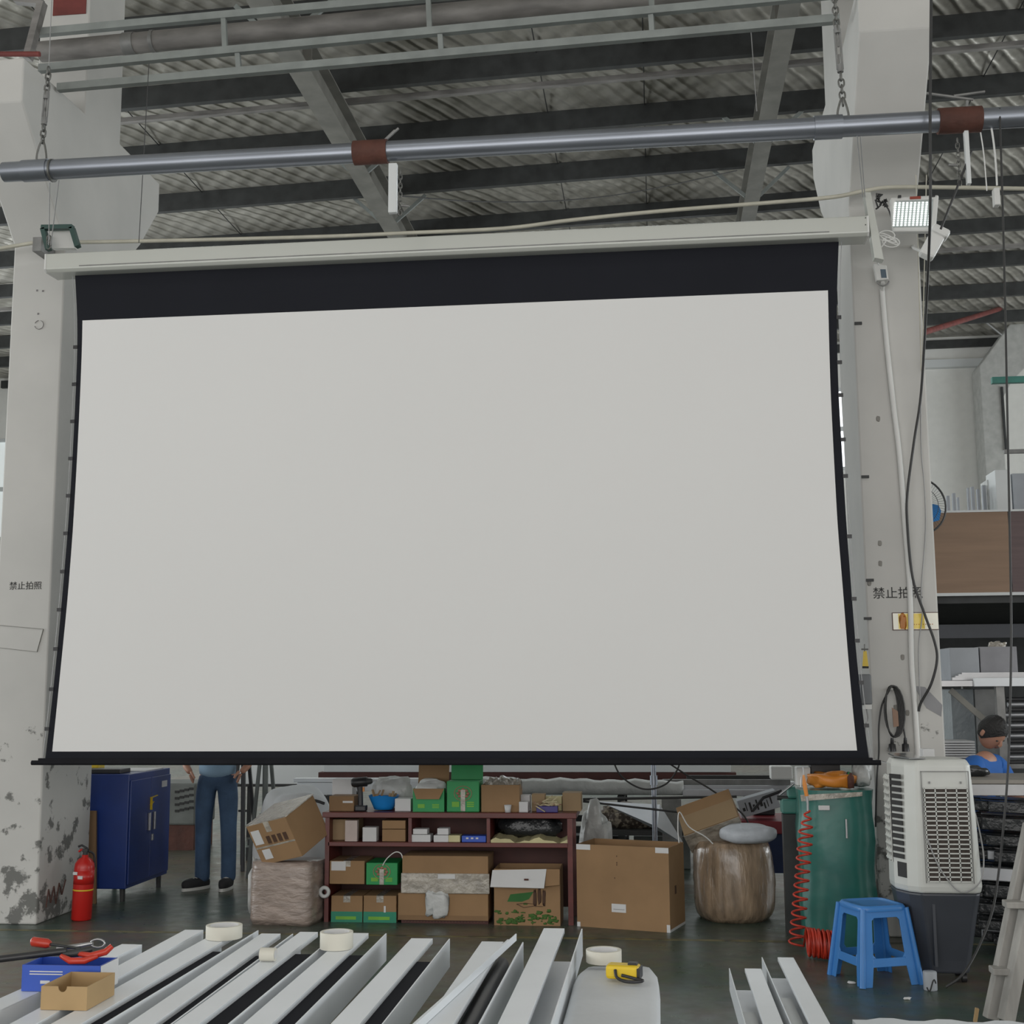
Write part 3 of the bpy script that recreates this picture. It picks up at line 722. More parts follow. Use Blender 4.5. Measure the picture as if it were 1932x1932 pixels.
# small siren / camera box tilted
t = thing('siren_box', 'tilted white plastic siren box hanging right of the column below the floodlight', 'box', tuple(A(1760, 460, 8.2)))
b = B(); b.T = Matrix.Translation(A(1757, 465, 8.2)-Vector(t.location)) @ Euler((0, R(30), 0)).to_matrix().to_4x4()
b.cb((0, 0, 0), (.10, .10, .17)); b.build('body', 'white_plastic', parent=t, local=True, bevel=.02)
b = B(); b.T = Matrix.Translation(A(1772, 440, 8.2)-Vector(t.location)) @ Euler((0, R(30), 0)).to_matrix().to_4x4()
b.cb((0, 0, 0), (.12, .13, .06)); b.build('cap', 'white_plastic', parent=t, local=True, bevel=.02)
B().tube([A(1747, 478, 8.2), A(1725, 468, 8.4), A(1722, 465, YF)], .012, 8).build('bracket', 'white_plastic', parent=t)

# controller hanging on the right column
t = thing('wall_controller', 'small white controller with dark display hanging on the upper right column', 'controller', tuple(A(1663, 520, 8.6)))
B().prism([A(1648, 497, 8.62), A(1673, 500, 8.62), A(1677, 527, 8.62), A(1654, 529, 8.62)], (0, .05, 0)).build('body', 'white_plastic', parent=t, bevel=.006)
B().prism([A(1661, 508, 8.617), A(1671, 508, 8.617), A(1673, 524, 8.617), A(1663, 524, 8.617)], (0, .004, 0)).build('display', 'lcd', parent=t)
b = B().tube([A(1660+14*math.cos(R(g))*.8+6, 530+9*math.sin(R(g)), 8.64) for g in range(0, 190, 20)], .006, 8); b.build('cable_loop', 'galv_dull', parent=t)
B().tube([A(1666, 532, 8.64), A(1665, 550, Yk)], .014, 8).build('cable_tail', 'white_plastic', parent=t)

# yellow sign on the right column, the conduit crosses it
Yg = YF-.006
t = thing('yellow_sign', 'small glossy yellow and white sign with orange emblem on the right column', 'sign', tuple(A(1728, 1188, Yg)))
p, q = A(1684, 1157, Yg), A(1771, 1187, Yg)
xa, xb = p.x, min(q.x, XRc[1]-.001)
B().box(xa, xb, Yg, YF, q.z, p.z).build('backing', 'sign_white', parent=t)
f = lambda u: xa+(xb-xa)*u
B().box(f(.42), f(.70), Yg-.001, Yg, q.z+.004, p.z-.004).build('yellow_field', 'sign_yellow', parent=t)
b = B().box(f(.12), f(.36), Yg-.001, Yg, q.z+.004, p.z-.004); b.build('yellow_field', 'sign_yellow', parent=t)
b = B().blob(((f(.22)), Yg-.001, (p.z+q.z)/2), (.022, .002, .05), amp=.3, seed=3); b.build('emblem', 'sign_orange', parent=t)
b = B()
for k in range(9): b.box(f(.46+k*.05), f(.48+k*.05), Yg-.002, Yg-.001, q.z+.03, q.z+.036)
b.build('small_print', 'sign_orange', parent=t)
b = B().box(xa-.004, xb, Yg-.002, YF, p.z, p.z+.004).box(xa-.004, xb, Yg-.002, YF, q.z-.004, q.z).box(xa-.004, xa, Yg-.002, YF, q.z, p.z); b.build('frame', 'rust', parent=t)

# yellow hang tag
Yt2 = YF-.004
t = thing('yellow_tag', 'narrow yellow tapering tag on a hook, left edge of the right column', 'tag', tuple(A(1633, 1262, Yt2)))
B().prism([A(1629, 1228, Yt2), A(1635, 1228, Yt2), A(1639, 1260, Yt2), A(1627, 1260, Yt2)], (0, .003, 0)).build('tag', 'yellow', parent=t)
B().prism([A(1627, 1257, Yt2-.001), A(1639, 1257, Yt2-.001), A(1639, 1261, Yt2-.001), A(1627, 1261, Yt2-.001)], (0, .002, 0)).build('black_edge', 'ink', parent=t)
B().tube([A(1631, 1215, Yt2), A(1631, 1229, Yt2)], .004, 6).tube([A(1625, 1225, Yt2), A(1638, 1225, Yt2)], .006, 6).build('hook', 'chain', parent=t)

# grey wall box
p, q = A(1622, 1272, 8.64), A(1643, 1330, 8.64)
t = thing('socket_box', 'grey plastic junction box low on the right column beside the screen edge', 'box', (XRc[0]+.05, 8.68, q.z))
B().box(p.x, XRc[0]-.001, 8.64, 8.78, q.z, p.z).build('cover', mat('grey_switch_plastic', (.16, .17, .18), .5), parent=t, bevel=.01)
B().cb((XRc[0]-.03, 8.67, q.z-.012), (.05, .05, .03)).build('socket', 'white_plastic', parent=t)
B().tube(smoothpath([A(1634, 1335, 8.66), A(1637, 1355, 8.66), A(1632, 1380, 8.66), A(1640, 1430, 8.66)], 4), .006, 6).build('lead', 'cable_grey', parent=t)

# coiled extension lead on the column
t = thing('coiled_lead', 'black coiled extension lead with brown tape hanging on the right column', 'cable', tuple(A(1680, 1420, 8.66)))
b = B()
for k in range(5):
    w_ = .040+.006*k; cx = A(1683+k*1.2, 1342, 8.67-.006*k)
    pts = [cx+Vector((w_*math.cos(R(g)), 0, .165*math.sin(R(g)))) for g in range(0, 360, 18)]; b.tube(pts, .006, 7, closed=True)
b.build('coil', 'cable', parent=t)
B().prism([A(1683, 1335, 8.63), A(1694, 1342, 8.63), A(1696, 1370, 8.63), A(1686, 1372, 8.63)], (0, .01, 0)).build('tape_wrap', mat('brown_parcel_tape', (.22, .12, .07), .4), parent=t)
B().tube(smoothpath([A(1678, 1302, 8.66), A(1664, 1330, 8.66), A(1658, 1370, 8.66), A(1658, 1420, 8.66), A(1654, 1470, 8.66), A(1652, 1560, 8.66)], 5), .006, 7).build('cable_tail', 'cable', parent=t)
B().tube(smoothpath([A(1699, 1350, 8.66), A(1705, 1375, 8.66), A(1709, 1400, 8.66)], 5), .006, 7).build('cable_tail', 'cable', parent=t)
for px in (1683, 1708):
    B().tube([A(px, 1392, 8.66), A(px, 1403, 8.66), A(px, 1404, 8.66), A(px+1, 1418, 8.66)], [.01, .012, .022, .024], 10).build('plug', 'black_plastic', parent=t)
B().tube([A(1683, 1300, 8.60), A(1683, 1300, YF)], .008, 8).build('hook', 'chain', parent=t)
# little screws / dark clips on the right column
for i, (px, py) in enumerate(((1594, 611), (1612, 900), (1616, 1095), (1637, 1167))):
    q = A(px, py, YF-.008)
    if q.x < XRc[0]: q.x = XRc[0]+.03
    one('dark_clip', B().cb(q, (.05, .016, .018)), 'dark_steel', ('small dark clip high on the left edge of the right column', 'small dark clip at mid height on the left edge of the right column', 'small dark clip on the right column just left of the lettering', 'small dark clip on the right column just below the lettering')[i], 'clip')

# ================================================================== things in the middle of the hall
def carton(label, w, d, h, loc, rot=(0, 0, 0), mt='cardboard', open_=False, flaps=(), tape=True, name='cardboard_box', cat='box', group=None, bevel=.004, t=.006):
    T = thing(name, label, cat, loc, rot, group)
    b = B(); x, y = w/2, d/2
    if open_:
        b.box(-x, x, -y, -y+t, 0, h).box(-x, x, y-t, y, 0, h).box(-x, -x+t, -y+t, y-t, 0, h).box(x-t, x, -y+t, y-t, 0, h).box(-x+t, x-t, -y+t, y-t, 0, t)
    else: b.box(-x, x, -y, y, 0, h)
    b.build('carton_body', mt, parent=T, local=True, bevel=0 if open_ else bevel)
    for side_, ang, ln in flaps:
        f = B(); a = R(ang); s_, c_ = math.sin(a)*ln, math.cos(a)*ln   # angle out from vertical
        if side_ == 'f': f.prism([(-x, -y, h), (x, -y, h), (x, -y-s_, h+c_), (-x, -y-s_, h+c_)], (0, t*.8, t*.3))
        if side_ == 'b': f.prism([(-x, y, h), (x, y, h), (x, y+s_, h+c_), (-x, y+s_, h+c_)], (0, -t*.8, t*.3))
        if side_ == 'l': f.prism([(-x, -y, h), (-x, y, h), (-x-s_, y, h+c_), (-x-s_, -y, h+c_)], (t*.8, 0, t*.3))
        if side_ == 'r': f.prism([(x, -y, h), (x, y, h), (x+s_, y, h+c_), (x+s_, -y, h+c_)], (-t*.8, 0, t*.3))
        f.build('flap', mt, parent=T, local=True)
    if tape and not open_:
        B().box(-.025, .025, -y-.0012, y+.0012, h, h+.001).box(-.025, .025, -y-.0012, -y, h*.75, h+.001).build('tape_strip', 'film', parent=T, local=True)
    T['_'] = 0; del T['_']
    T_dim[T.name] = (w, d, h)
    return T
T_dim = {}
def decal(T, u0, u1, v0, v1, mt, name, lift=.0015, face='f'):
    w, d, h = T_dim[T.name]
    b = B()
    if face == 'f': b.box(-w/2+u0*w, -w/2+u1*w, -d/2-lift, -d/2+.001, v0*h, v1*h)
    if face == 'r': b.box(w/2-.001, w/2+lift, -d/2+u0*d, -d/2+u1*d, v0*h, v1*h)
    if face == 't': b.box(-w/2+u0*w, -w/2+u1*w, -d/2+v0*d, -d/2+v1*d, h-.001, h+lift)
    return b.build(name, mt, parent=T, local=True)
def fit(px0, px1, pyt, Y, z0):      # width / height of something whose front face stands at Y on a surface of height z0
    a, c = A(px0, pyt, Y), A(px1, pyt, Y); return (a.x+c.x)/2, c.x-a.x, (a.z+c.z)/2-z0
def fcarton(label, px0, px1, pyt, Y, z0, d, **k):
    cx, w, h = fit(px0, px1, pyt, Y, z0); return carton(label, w, d, h, (cx, Y+d/2, z0), **k)

# ---- blue cabinet
X1c, X0c, Yc0, Yc1, Hc = -4.085, -4.56, 9.66, 10.50, .965
t = thing('steel_cabinet', 'dark blue steel tool cabinet with two doors standing beside the left column', 'cabinet', ((X0c+X1c)/2, (Yc0+Yc1)/2, 0))
B().box(X0c, X1c, Yc0, Yc1, .10, Hc).build('body', 'blue_cab', parent=t, bevel=.006)
ym = (Yc0+Yc1)/2
for k, (a, c) in enumerate(((Yc0+.015, ym-.004), (ym+.004, Yc1-.015))):
    d_ = B().box(X1c, X1c+.014, a, c, .13, Hc-.05).build('door', 'blue_cab', parent=t, bevel=.004)
    yh = ym-.05 if k == 0 else ym+.05
    B().box(X1c+.014, X1c+.035, yh-.012, yh+.012, .50, .64).build('handle', 'steel_l', parent=d_, bevel=.004)
    if k == 1: B().box(X1c+.014, X1c+.017, yh+.16, yh+.27, .82, .87).build('label', 'paper', parent=d_)
b = B().beam((X1c+.018, ym-.02, .66), (X1c+.018, ym-.02, .76), .004, .03, up=(1, 0, 0)).beam((X1c+.018, ym-.03, .755), (X1c+.018, ym+.10, .765), .004, .025, up=(1, 0, 0)).beam((X1c+.018, ym-.03, .70), (X1c+.018, ym+.03, .72), .004, .02, up=(1, 0, 0))
b.build('yellow_sticker', 'yellow', parent=t)
B().cb((X1c+.02, ym+.03, .44), (.014, .03, .05)).build('lock', 'steel_l', parent=t, bevel=.003)
for x in (X0c+.05, X1c-.05):
    for y in (Yc0+.06, Yc1-.06): B().tube([(x, y, 0), (x, y, .10)], .022, 10).build('foot', 'dark_steel', parent=t)
one('paper_sheet', B().box(X0c+.16, X1c-.02, 10.0, 10.4, Hc, Hc+.006), 'paper', 'white papers lying on top of the blue cabinet', 'paper')
one('black_case', B().box(X0c+.05, X1c-.1, 9.72, 9.92, Hc, Hc+.035), 'black_plastic', 'flat black case lying on the front of the blue cabinet top', 'case', bevel=.006)
one('yellow_box', B().box(X0c+.01, X0c+.10, 9.93, 10.05, Hc, Hc+.07), 'yellow', 'small yellow box on top of the blue cabinet next to the column', 'box', bevel=.004)
b = B().prism([A(167, 1700, 9.6)+Vector((-.02, 0, 0)), A(181, 1700, 9.6), A(181, 1530, 9.6), A(167, 1530, 9.6)+Vector((-.02, 0, 0))], (0, .02, 0))
for v in b.v: v.z = max(v.z, 0) if v.z > .2 else 0
one('wood_board', b, 'cardboard_d', 'narrow brown board standing between left column and blue cabinet', 'board')

# ---- fire extinguisher
ex = Vector((-4.095, 8.93, 0))
t = thing('fire_extinguisher', 'red fire extinguisher standing at the foot of the left column', 'fire extinguisher', ex, (R(0), R(1.5), 0))
B().lathe([(.062, 0), (.070, .01), (.070, .36), (.066, .39), (.045, .42), (.022, .435), (.022, .45)], n=32).build('cylinder', 'red_ext', parent=t, local=True)
B().lathe([(.0705, .205), (.0712, .207), (.0712, .213), (.0705, .215)], n=32).build('yellow_band', 'yellow', parent=t, local=True)
B().tube([(0, 0, .44), (0, 0, .475)], .018, 14).box(-.02, .02, -.012, .012, .47, .492).build('valve', 'dark_steel', parent=t, local=True)
B().tube([(.01, 0, .495), (-.03, 0, .515), (-.055, 0, .505)], .008, 8).build('carry_handle', 'black_plastic', parent=t, local=True)
B().tube([(.01, 0, .482), (-.03, 0, .485), (-.05, 0, .47)], .008, 8).build('squeeze_lever', 'red_ext', parent=t, local=True)
B().tube(smoothpath([(.02, 0, .475), (.045, .02, .46), (.055, .03, .43), (.06, .035, .36)], 4), .008, 8).build('hose', 'black_plastic', parent=t, local=True)
B().lathe([(.0708, .25), (.0708, .345)], n=32).build('printed_sleeve', 'red_ext', parent=t, local=True)
B().box(-.05, -.018, -.0735, -.058, .318, .338).build('small_label', 'paper', parent=t, local=True)
B().box(-.012, .022, -.0745, -.068, .29, .312).build('small_label', 'paper', parent=t, local=True)

# ---- people
def skin(name, nodes, edges, mt, parent, sub=2, smooth=True):
    me = bpy.data.meshes.new(name); me.from_pydata([tuple(Vector(n[0])) for n in nodes], edges, [])
    me.materials.append(M[mt])
    o = bpy.data.objects.new(name, me); COL.objects.link(o); o.parent = parent
    sk = o.modifiers.new('skin', 'SKIN'); sk.use_smooth_shade = True; sk.branch_smoothing = .3
    if not me.skin_vertices:
        bpy.context.view_layer.objects.active = o
    for i, n_ in enumerate(nodes):
        r_ = n_[1]; sv = me.skin_vertices[0].data[i]
        sv.radius = r_ if isinstance(r_, tuple) else (r_, r_); sv.use_root = (i == 0)
    s_ = o.modifiers.new('sub', 'SUBSURF'); s_.levels = sub; s_.render_levels = sub
    # bake the result into a plain mesh
    bpy.context.view_layer.update()
    dg = bpy.context.evaluated_depsgraph_get(); m2 = bpy.data.meshes.new_from_object(o.evaluated_get(dg))
    o.modifiers.clear(); o.data = m2; m2.name = name
    for p in m2.polygons: p.use_smooth = True
    if not m2.materials: m2.materials.append(M[mt])
    return o
def head_parts(P, c, r_, yaw=0, hairstyle='short', tiltf=0):
    # head with eyes, nose, ears and hair; c = centre of head (local), faces -y before yaw
    q = Matrix.Translation(c) @ Euler((tiltf, 0, yaw)).to_matrix().to_4x4()
    b = B(); b.T = q; n, m = 24, 18; vs = []
    def pt(u, v):
        x, y, z = math.cos(u)*math.sin(v), math.sin(u)*math.sin(v), math.cos(v)
        sx_ = .78*(1-.22*max(0, -z)**1.5); sy_ = .95*(1-.10*max(0, -z)); Z = z*1.18
        p = Vector((x*sx_, y*sy_+(-.08*max(0, -z)), Z))*r_
        return p
    vs = [pt(0, 0)]+[pt(2*math.pi*i/n, math.pi*j/m) for j in range(1, m) for i in range(n)]+[pt(0, math.pi)]
    fs = [(0, 1+i, 1+(i+1) % n) for i in range(n)]+[(len(vs)-1, 1+(m-2)*n+(i+1) % n, 1+(m-2)*n+i) for i in range(n)]
    for j in range(m-2):
        for i in range(n): fs.append((1+j*n+i, 1+(j+1)*n+i, 1+(j+1)*n+(i+1) % n, 1+j*n+(i+1) % n))
    b.add(vs, fs, True)
    b.tube([(0, -.9*r_, .12*r_), (0, -1.06*r_, -.16*r_), (0, -1.02*r_, -.26*r_)], [.06*r_, .12*r_, .13*r_], 8)
    for s_ in (-1, 1): b.blob((s_*.80*r_, .05*r_, -.05*r_), (.08*r_, .16*r_, .24*r_), amp=0, n=10, m=8)
    h = b.build('head', 'skin', parent=P, local=True)
    e = B(); e.T = q
    for s_ in (-1, 1): e.blob((s_*.30*r_, -.86*r_, .05*r_), (.10*r_, .06*r_, .05*r_), amp=0, n=8, m=6)
    e.build('eyes', 'ink', parent=h, local=True)
    e = B(); e.T = q; e.blob((0, -.93*r_, -.52*r_), (.22*r_, .05*r_, .04*r_), amp=0, n=8, m=6); e.build('mouth', 'rust', parent=h, local=True)
    g = B(); g.T = q; vs = []; n, m = 28, 14
    for j in range(m+1):
        for i in range(n):
            u = 2*math.pi*i/n; front = max(0, -math.sin(u)); vmax = (math.pi*.62)*(1-front*.42)
            v = vmax*j/m; p = pt(u, v)*1.09; p += Vector((0, 0, .03*r_))*math.cos(v); p *= 1+.02*math.sin(9*u+5*v); vs.append(p)
    g.add(vs, [(j*n+i, j*n+(i+1) % n, (j+1)*n+(i+1) % n, (j+1)*n+i) for j in range(m) for i in range(n)], True)
    g.build('hair', 'hair', parent=P, local=True)

# standing person, hands at the pockets
YP2 = 10.38
pc = A(405, 1675, YP2)
t = thing('person', 'person standing behind the screen in light blue top, blue jeans and black sneakers', 'person', (pc.x, YP2, 0), (0, 0, R(8)))
sh = .19
body = [((0, 0, .93), (.125, .10)), ((0, 0, 1.08), (.13, .095)), ((0, 0, 1.28), (.155, .10)), ((0, 0, 1.40), (.10, .07)), ((0, 0, 1.48), .052), ((0, -.01, 1.55), .05)]
edges = [(0, 1), (1, 2), (2, 3), (3, 4), (4, 5)]
def chain(nodes, start, add):
    i0 = start
    for a in add: nodes.append(a); edges.append((i0, len(nodes)-1)); i0 = len(nodes)-1
    return i0
for s_ in (-1, 1):
    chain(body, 3, [((s_*.10, 0, 1.40), .065), ((s_*.185, 0, 1.38), .055), ((s_*.245, .02, 1.22), .045), ((s_*.285, .04, 1.08), .040), ((s_*.25, -.03, .985), .032), ((s_*.205, -.07, .935), .026)])
    chain(body, 0, [((s_*.085, 0, .86), (.085, .09)), ((s_*.095, -.005, .66), .068), ((s_*.10, -.01, .50), .052), ((s_*.105, .01, .30), .046), ((s_*.105, .015, .10), .030)])
skin('body', body, edges, 'skin', t)
for s_ in (-1, 1):   # hands: four fingers and a thumb hooked on the pockets
    base = Vector((s_*.205, -.07, .935))
    for k in range(4):
        o_ = base+Vector((-s_*.008*0, -.028+.014*k, -.01)); L_ = (.062, .070, .066, .052)[k]
        B().tube([o_, o_+Vector((-s_*.012, -.004, -L_*.55)), o_+Vector((-s_*.026, -.002, -L_))], [.0095, .0085, .007], 8).build('finger', 'skin', parent=t, local=True)
    B().tube([base+Vector((-s_*.01, -.03, .01)), base+Vector((-s_*.03, -.055, -.015)), base+Vector((-s_*.045, -.06, -.04))], [.012, .011, .009], 8).build('thumb', 'skin', parent=t, local=True)
edges = [(0, 1), (1, 2), (2, 3), (3, 4)]
top_ = [((0, 0, .87), (.172, .135)), ((0, 0, .98), (.168, .13)), ((0, 0, 1.10), (.160, .118)), ((0, 0, 1.28), (.172, .118)), ((0, 0, 1.42), (.10, .075))]
for s_ in (-1, 1): chain(top_, 4, [((s_*.10, 0, 1.41), .075), ((s_*.19, 0, 1.38), .070), ((s_*.245, .02, 1.24), .066)])
skin('t_shirt', top_, edges, 'tshirt', t)
edges = []
tr_ = [((0, 0, .90), (.145, .115))]; edges.append((0, 1)); tr_.append(((0, 0, .99), (.140, .110)))
for s_ in (-1, 1): chain(tr_, 0, [((s_*.085, 0, .84), (.092, .100)), ((s_*.098, -.005, .66), .083), ((s_*.103, -.012, .50), .072), ((s_*.106, .008, .30), .068), ((s_*.106, .012, .12), .066), ((s_*.106, .012, .045), .068)])
skin('jeans', tr_, edges, 'denim', t)
for s_, yw in ((-1, -38), (1, -4)):
    b = B(); b.T = Matrix.Translation((s_*.106, .01, 0)) @ Euler((0, 0, R(yw))).to_matrix().to_4x4()
    b.blob((0, -.06, .05), (.045, .135, .045), amp=.03, n=20, m=10, flat=-.03)
    shoe = b.build('shoe', 'shoe', parent=t, local=True)
    b = B(); b.T = Matrix.Translation((s_*.106, .01, 0)) @ Euler((0, 0, R(yw))).to_matrix().to_4x4()
    out = []
    for g in range(0, 360, 15): out.append((.048*math.cos(R(g)), -.06+.143*math.sin(R(g)), .002))
    b.prism(out, (0, 0, .024)); b.build('sole', 'sole', parent=shoe, local=True)
    b = B(); b.T = Matrix.Translation((s_*.106, .01, 0)) @ Euler((0, 0, R(yw))).to_matrix().to_4x4()
    for k in range(4): b.tube([(-.022, -.09+.022*k, .088+.004*k), (0, -.092+.022*k, .094+.004*k), (.022, -.09+.022*k, .088+.004*k)], .0035, 6)
    b.build('laces', 'sole', parent=shoe, local=True)
head_parts(t, (0, -.02, 1.63), .105)

# seated person far right
YP3 = 9.12
pc = A(1846, 1383, YP3)
t = thing('person', 'person in bright blue work shirt bending over work, seen only past the right rack', 'person', (pc.x, YP3, 0), (0, 0, R(50)))
t.scale = (1.06, 1.06, 1.06)
edges = [(0, 1), (1, 2), (2, 3), (3, 4)]
body = [((0, .10, .50), (.14, .11)), ((0, .08, .68), (.13, .10)), ((0, .03, .88), (.15, .10)), ((0, -.03, 1.02), (.09, .07)), ((0, -.06, 1.10), .05)]
for s_ in (-1, 1):
    chain(body, 3, [((s_*.11, -.03, 1.01), .06), ((s_*.18, -.04, .98), .055), ((s_*.22, -.10, .80), .045), ((s_*.16, -.28, .72), .038), ((s_*.12, -.38, .72), .028)])
    chain(body, 0, [((s_*.09, .05, .49), .085), ((s_*.12, -.35, .50), .062), ((s_*.12, -.36, .28), .05), ((s_*.12, -.34, .08), .038), ((s_*.12, -.42, .04), .03)])
skin('body', body, edges, 'skin', t)
for s_ in (-1, 1):
    base = Vector((s_*.12, -.38, .72))
    for k in range(4): B().tube([base+Vector((-.02+.013*k, -.01, 0)), base+Vector((-.02+.013*k, -.05, -.004)), base+Vector((-.02+.013*k, -.075-.005*(k % 2), -.02))], [.009, .008, .007], 6).build('finger', 'skin', parent=t, local=True)
    B().tube([base+Vector((-s_*.02, 0, 0)), base+Vector((-s_*.045, -.03, 0)), base+Vector((-s_*.05, -.05, -.01))], [.011, .01, .008], 6).build('thumb', 'skin', parent=t, local=True)
edges = [(0, 1), (1, 2), (2, 3)]
top_ = [((0, .10, .53), (.165, .13)), ((0, .08, .70), (.155, .125)), ((0, .03, .88), (.175, .125)), ((0, -.03, 1.035), (.10, .08))]
for s_ in (-1, 1): chain(top_, 3, [((s_*.11, -.03, 1.02), .078), ((s_*.185, -.04, .98), .072), ((s_*.22, -.10, .82), .064)])
skin('work_shirt', top_, edges, 'blueshirt', t)
edges = [(0, 1)]; tr_ = [((0, .10, .50), (.155, .125)), ((0, .10, .56), (.15, .12))]
for s_ in (-1, 1): chain(tr_, 0, [((s_*.09, .03, .49), .10), ((s_*.12, -.35, .50), .078), ((s_*.12, -.36, .28), .068), ((s_*.12, -.34, .10), .062)])
skin('trousers', tr_, edges, 'denim', t)
head_parts(t, (.0, -.09, 1.215), .094, yaw=R(-15), tiltf=R(42))
for s_ in (-1, 1): B().blob((s_*.12, -.40, .035), (.045, .12, .04), amp=.03, flat=-.033).build('shoe', 'shoe', parent=t, local=True)
st = thing('work_stool', 'low dark stool under the person in the blue work shirt', 'stool', (pc.x, YP3+.10, 0))
B().lathe([(.15, .36), (.16, .37), (.16, .39), (.15, .40)]).build('seat', 'dark_steel', parent=st, local=True)
for g in (45, 135, 225, 315): B().tube([(.10*math.cos(R(g)), .10*math.sin(R(g)), .365), (.15*math.cos(R(g)), .15*math.sin(R(g)), 0)], .012, 8).build('leg', 'dark_steel', parent=st, local=True)

# ---- red-brown shelf
SY0, SY1 = 8.98, 9.38; SX0, SX1 = A(614, 1531, SY0).x, A(1085, 1533, SY0).x; ZT = .750; ZM = .545
t = thing('wooden_shelf', 'low red-brown lacquered wooden shelf loaded with boxes under the screen', 'shelf', ((SX0+SX1)/2, 9.18, 0))
B().box(SX0-.02, SX1+.01, SY0-.01, SY1, ZT-.038, ZT).build('top_board', 'redwood', parent=t, bevel=.004)
B().box(SX0+.02, SX1-.05, SY0, SY1-.02, ZM-.03, ZM).build('middle_board', 'redwood', parent=t, bevel=.003)
B().box(SX0, SX0+.03, SY0, SY1, 0, ZT-.038).build('side_panel', 'redwood', parent=t)
B().box(SX1-.055, SX1-.02, SY0, SY0+.04, 0, ZT-.038).build('leg', 'redwood', parent=t); B().box(SX1-.055, SX1-.02, SY1-.04, SY1, 0, ZT-.038).build('leg', 'redwood', parent=t)
B().box(SX0+.03, SX1-.055, SY1-.02, SY1, .06, ZT-.038).build('back_panel', 'redwood_d', parent=t)
for px in (773, 921):
    X = A(px, 1560, SY0).x; B().box(X-.012, X+.012, SY0+.01, SY1-.02, ZM, ZT-.038).build('divider', 'redwood', parent=t)

zt = ZT+.001; zm = ZM+.001
def small(label, px0, px1, pyt, Y, z0, d, mt, name='small_box', cat='box', **k):
    cx, w, h = fit(px0, px1, pyt, Y, z0)
    return one(name, B().box(cx-w/2, cx+w/2, Y, Y+d, z0, z0+h), mt, label, cat, bevel=.003, **k)
# on top of the shelf
T = fcarton('small brown cardboard box at the left end of the shelf top', 621, 668, 1502, 9.03, zt, .16, mt='cardboard_d', tape=False); decal(T, .55, .95, .55, .68, 'paper', 'label')
small('tall white carton behind the small brown box on the left end of the shelf top', 627, 665, 1470, 9.22, zt, .13, 'paper', name='white_carton')
# cordless drill
dr = Vector(A(680, 1529, 9.06)); dr.z = zt
t = thing('cordless_drill', 'black cordless drill standing on its battery on the left of the shelf top', 'drill', dr)
B().box(-.035, .045, -.035, .035, 0, .04).build('battery', 'black_plastic', parent=t, local=True, bevel=.008)
B().tube([(.0, 0, .035), (.0, 0, .12), (-.008, 0, .17)], [.020, .018, .022], 12).build('grip', 'black_plastic', parent=t, local=True)
B().tube([(-.065, 0, .195), (-.05, 0, .197), (.045, 0, .205), (.05, 0, .205)], [.024, .034, .034, .026], 16).build('motor_housing', 'black_plastic', parent=t, local=True)
B().tube([(.05, 0, .206), (.075, 0, .208), (.085, 0, .209)], [.024, .020, .012], 14).build('chuck', 'dark_steel', parent=t, local=True)
B().tube([(.085, 0, .209), (.12, 0, .212)], .004, 6).build('bit', 'steel_l', parent=t, local=True)
B().cb((.022, 0, .15), (.012, .014, .03)).build('trigger', 'orange', parent=t, local=True)
b = B(); cx, w, h = fit(690, 748, 1500, 9.04, zt)
n_ = 14
vs = []
for j in range(5):
    for i in range(n_): g = 2*math.pi*i/n_; k = .62+.38*j/4; vs.append((cx+math.cos(g)*w/2*k, 9.13+math.sin(g)*.085*k, zt+h*(.05+.85*j/4)+.006*math.sin(3*g)*j/4))
b.add(vs, [(j*n_+i, j*n_+(i+1) % n_, (j+1)*n_+(i+1) % n_, (j+1)*n_+i) for j in range(4) for i in range(n_)]+[tuple(range(n_))], True)
t = one('blue_bowl', b, 'blue_cloth', 'shallow bright blue plastic bowl beside the black drill on the shelf top', 'bowl', origin=(cx, 9.13, zt))
b = B(); rr = random.Random(4)
for k in range(7): p0 = Vector((cx+rr.uniform(-.08, .08), 9.13+rr.uniform(-.03, .03), zt+h*.5)); b.beam(p0, p0+Vector((rr.uniform(-.05, .05), .02, rr.uniform(.05, .09))), .018, .008)
one('offcut_strips', b, 'cardboard_l', 'pale offcut strips sticking out of the blue bowl', 'offcuts')['kind'] = 'stuff'
small('white box right of the blue bowl on the shelf top', 745, 775, 1507, 9.05, zt, .12, 'paper')
b = B().blob(A(742, 1485, 9.33)-Vector((0, 0, .0)), (.145, .07, .10), amp=.15, seed=5)
dz = zt-min(v.z for v in b.v)
for v in b.v: v.z += dz
one('white_bag', b, 'white_film', 'crumpled white plastic bag behind the blue bowl on the shelf', 'bag')
